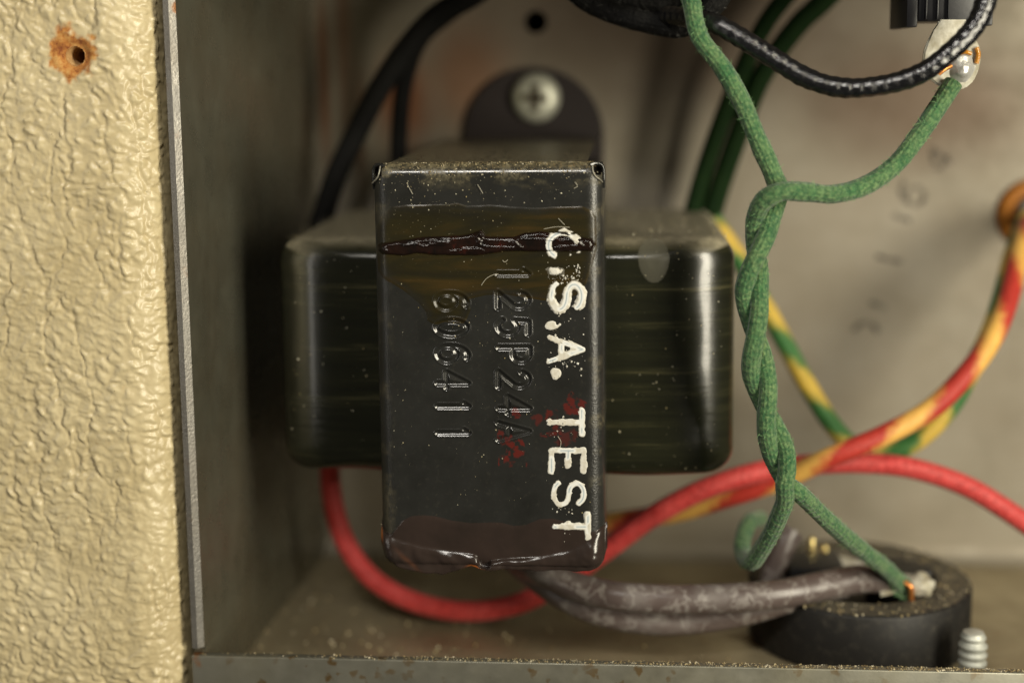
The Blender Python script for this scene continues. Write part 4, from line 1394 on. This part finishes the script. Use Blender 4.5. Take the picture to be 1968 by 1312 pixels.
tube('solder_terminal', wpx([(1476, 1128, 2.5), (1490, 1085, 2.6), (1506, 1045, 2.7), (1518, 1022, 2.8)]), 0.19, grey, sock, 14, 0.05, lambda s: 0.8 + 0.35 * s)
strip('solder_terminal', wpx([(1600, 1078, 3.1), (1640, 1085, 3.0), (1690, 1108, 2.6), (1770, 1118, 2.3)]), (0.3, 0.8, 0.2), 0.30, 0.04, lugm, sock)
strip('solder_terminal', wpx([(1690, 1132, 2.05), (1730, 1124, 2.1), (1775, 1122, 2.15)]), (0.0, 0.9, 0.3), 0.26, 0.05, lugm, sock)
bm = bmesh.new()
bmesh.ops.create_icosphere(bm, subdivisions=4, radius=0.19)
q = P(1768, 1124, 2.1)
for v in bm.verts:
    n_ = float(fbm(np.array([v.co.x * 9 + 5]), np.array([v.co.z * 9 + v.co.y * 7]), 3, 3)[0])
    v.co = Vector((v.co.x * 1.15, v.co.y, v.co.z * 0.9)) * (0.8 + 0.45 * n_) + q
bm_obj('solder_blob', bm, lugm, sock, 180)
pts = []
for _ in range(500):
    a_, r_ = random.uniform(0, 6.28), math.sqrt(random.uniform(RI ** 2, SR ** 2))
    pts.append((sxy.x + r_ * math.cos(a_), SD + r_ * math.sin(a_), SZ + 0.004))
grains('socket_dust', pts, crumb, sock, 0.006, 0.03, 41)

# ================================================================== ZINC SCREW THREAD
q0 = P(1868, 1300, 1.2)
qt = P(1868, 1212, 1.2)
zs = empty('threaded_screw', 'bright zinc threaded screw end standing beside the round socket', 'screw')
bm = bmesh.new()
pr = [(0.0, -0.0)]
zz = -0.0
rr_ = 27 * PXS(1.2)
pr = [(rr_ * 0.8, 0.0)]
n_th = 6
Ht = qt.z
for k in range(n_th):
    h0 = Ht * 0.97 * k / n_th
    dh_ = Ht * 0.97 / n_th
    sc2 = 1.0 if k < n_th - 1 else 0.88
    pr += [(rr_ * 0.84 * sc2, h0 + 0.1 * dh_), (rr_ * 1.0 * sc2, h0 + 0.4 * dh_), (rr_ * 1.0 * sc2, h0 + 0.6 * dh_), (rr_ * 0.84 * sc2, h0 + 0.9 * dh_)]
pr += [(rr_ * 0.72, Ht * 0.985), (rr_ * 0.6, Ht), (0, Ht)]
add_lathe(bm, pr, 32, (q0.x, 1.2, 0))
bm_obj('thread', bm, zinc, zs, 35)

# ================================================================== TERMINAL BLOCK AND LUG (top right)
tb = empty('terminal_block', 'black moulded terminal block at the top edge with a soldered lug below it', 'terminal block')
BD = 1.0


def pbox(bm, x0, y0, x1, y1, d0, d1, bev=0.02):
    a, b = P(x0, y1, d0), P(x1, y0, d0)
    add_box(bm, (a.x, d0, a.z), (b.x, d1, b.z), bev, 2)


bm = bmesh.new()
pbox(bm, 1742, -120, 1768, 53, BD, BD + 1.2)
bm_obj('foot', bm, block_m, tb)
bm = bmesh.new()
pbox(bm, 1888, -120, 1914, 50, BD, BD + 1.2)
bm_obj('foot', bm, block_m, tb)
bm = bmesh.new()
pbox(bm, 1764, -120, 1892, 42, BD + 0.12, BD + 1.1)
bm_obj('body', bm, block_m, tb)
for (x0_, x1_) in ((1778, 1786), (1800, 1808), (1822, 1828)):
    bm = bmesh.new()
    pbox(bm, x0_, -110, x1_, 38, BD + 0.06, BD + 0.3, 0.01)
    bm_obj('rib', bm, block_m, tb)
# lug: flat tongue widening to a rounded eye
bm = bmesh.new()
out = [(1806, 38), (1798, 60), (1784, 78), (1776, 100), (1774, 124), (1782, 146), (1802, 164), (1830, 174), (1856, 170), (1872, 156), (1881, 136), (1886, 112), (1884, 92), (1876, 76), (1864, 64), (1860, 38)]
LD = 0.78
fv = [bm.verts.new(P(x, y, LD)) for x, y in out]
bv = [bm.verts.new(P(x, y, LD) + Vector((0, 0.09, 0))) for x, y in out]
bm.faces.new(fv)
bm.faces.new(bv)
for i in range(len(out)):
    j = (i + 1) % len(out)
    bm.faces.new((fv[i], fv[j], bv[j], bv[i]))
bmesh.ops.bevel(bm, geom=[e for e in bm.edges], offset=0.02, segments=2, affect='EDGES')
lug = bm_obj('solder_lug', bm, lugm, tb, 60)
X, Z = np.meshgrid(np.arange(-0.32, 0.34, 0.011), np.arange(-0.36, 0.36, 0.011))
q = P(1848, 130, LD)
d = np.hypot(X / 0.86, Z) + 0.10 * (fbm(X * 4 + 9, Z * 4, 3, 5) - 0.5)
fold = 1 - np.abs(2 * fbm(X * 5 + 3, Z * 5, 2, 15) - 1)
Hf = np.where(d < 0.20, 0.11 * (1 - (d / 0.20) ** 2) + 0.05 * sst(0.6, 0.95, fold) * (1 - d / 0.20), -0.1 * (d - 0.20) - 0.002)
grid_hf('solder_joint', q.x + X, q.z + Z, np.clip(Hf, -0.02, 0.3), LD, solder, lug)
tube('copper_strand', wpx([(1804, 143, 0.62), (1815, 134, 0.62), (1828, 127, 0.66)]), 0.028, copper, lug, 8, 0.03)
for pp, rr2 in (([(1876, 92, LD - 0.02), (1880, 105, LD - 0.03), (1876, 122, LD - 0.02)], 0.032), ([(1846, 102, LD - 0.05), (1856, 100, LD - 0.06), (1866, 104, LD - 0.05)], 0.028), ([(1800, 140, 0.66), (1808, 132, 0.64), (1818, 128, 0.66)], 0.035)):
    tube('flux_residue', wpx(pp), rr2, flux, lug, 10, 0.03)

# ================================================================== GROMMET (right edge)
gm = empty('orange_grommet', 'orange fibre grommet ring round the cable hole at the right edge', 'grommet')
bm = bmesh.new()
ro = 66 * PXS(YW)
add_lathe(bm, [(grom_r * 0.98, -0.02), (grom_r * 0.95, 0.10), (grom_r * 1.1, 0.16), (ro * 0.9, 0.14), (ro, 0.07), (ro, 0.005), (grom_r, 0.004)], 48, (grom_c.x, YW - 0.002, grom_c.z), MX)
bm_obj('ring', bm, ring_m, gm, 50)
bm = bmesh.new()
gp = P(1975, 415, YW - 0.3)
add_lathe(bm, [(0.22, 0), (0.22, 0.25), (0.17, 0.3), (0, 0.3)], 24, (gp.x + 0.1, YW + 0.1, gp.z + 0.05), MX)
stm = M('grey_sleeve')
stm.p(color=(0.16, 0.15, 0.14), rough=0.5)
bm_obj('inner_sleeve', bm, stm, gm, 50)

print('script done; camera', CAM[:], 'lipz', LIPZ, 'SZ', SZ, 'strap z', zb, zt)
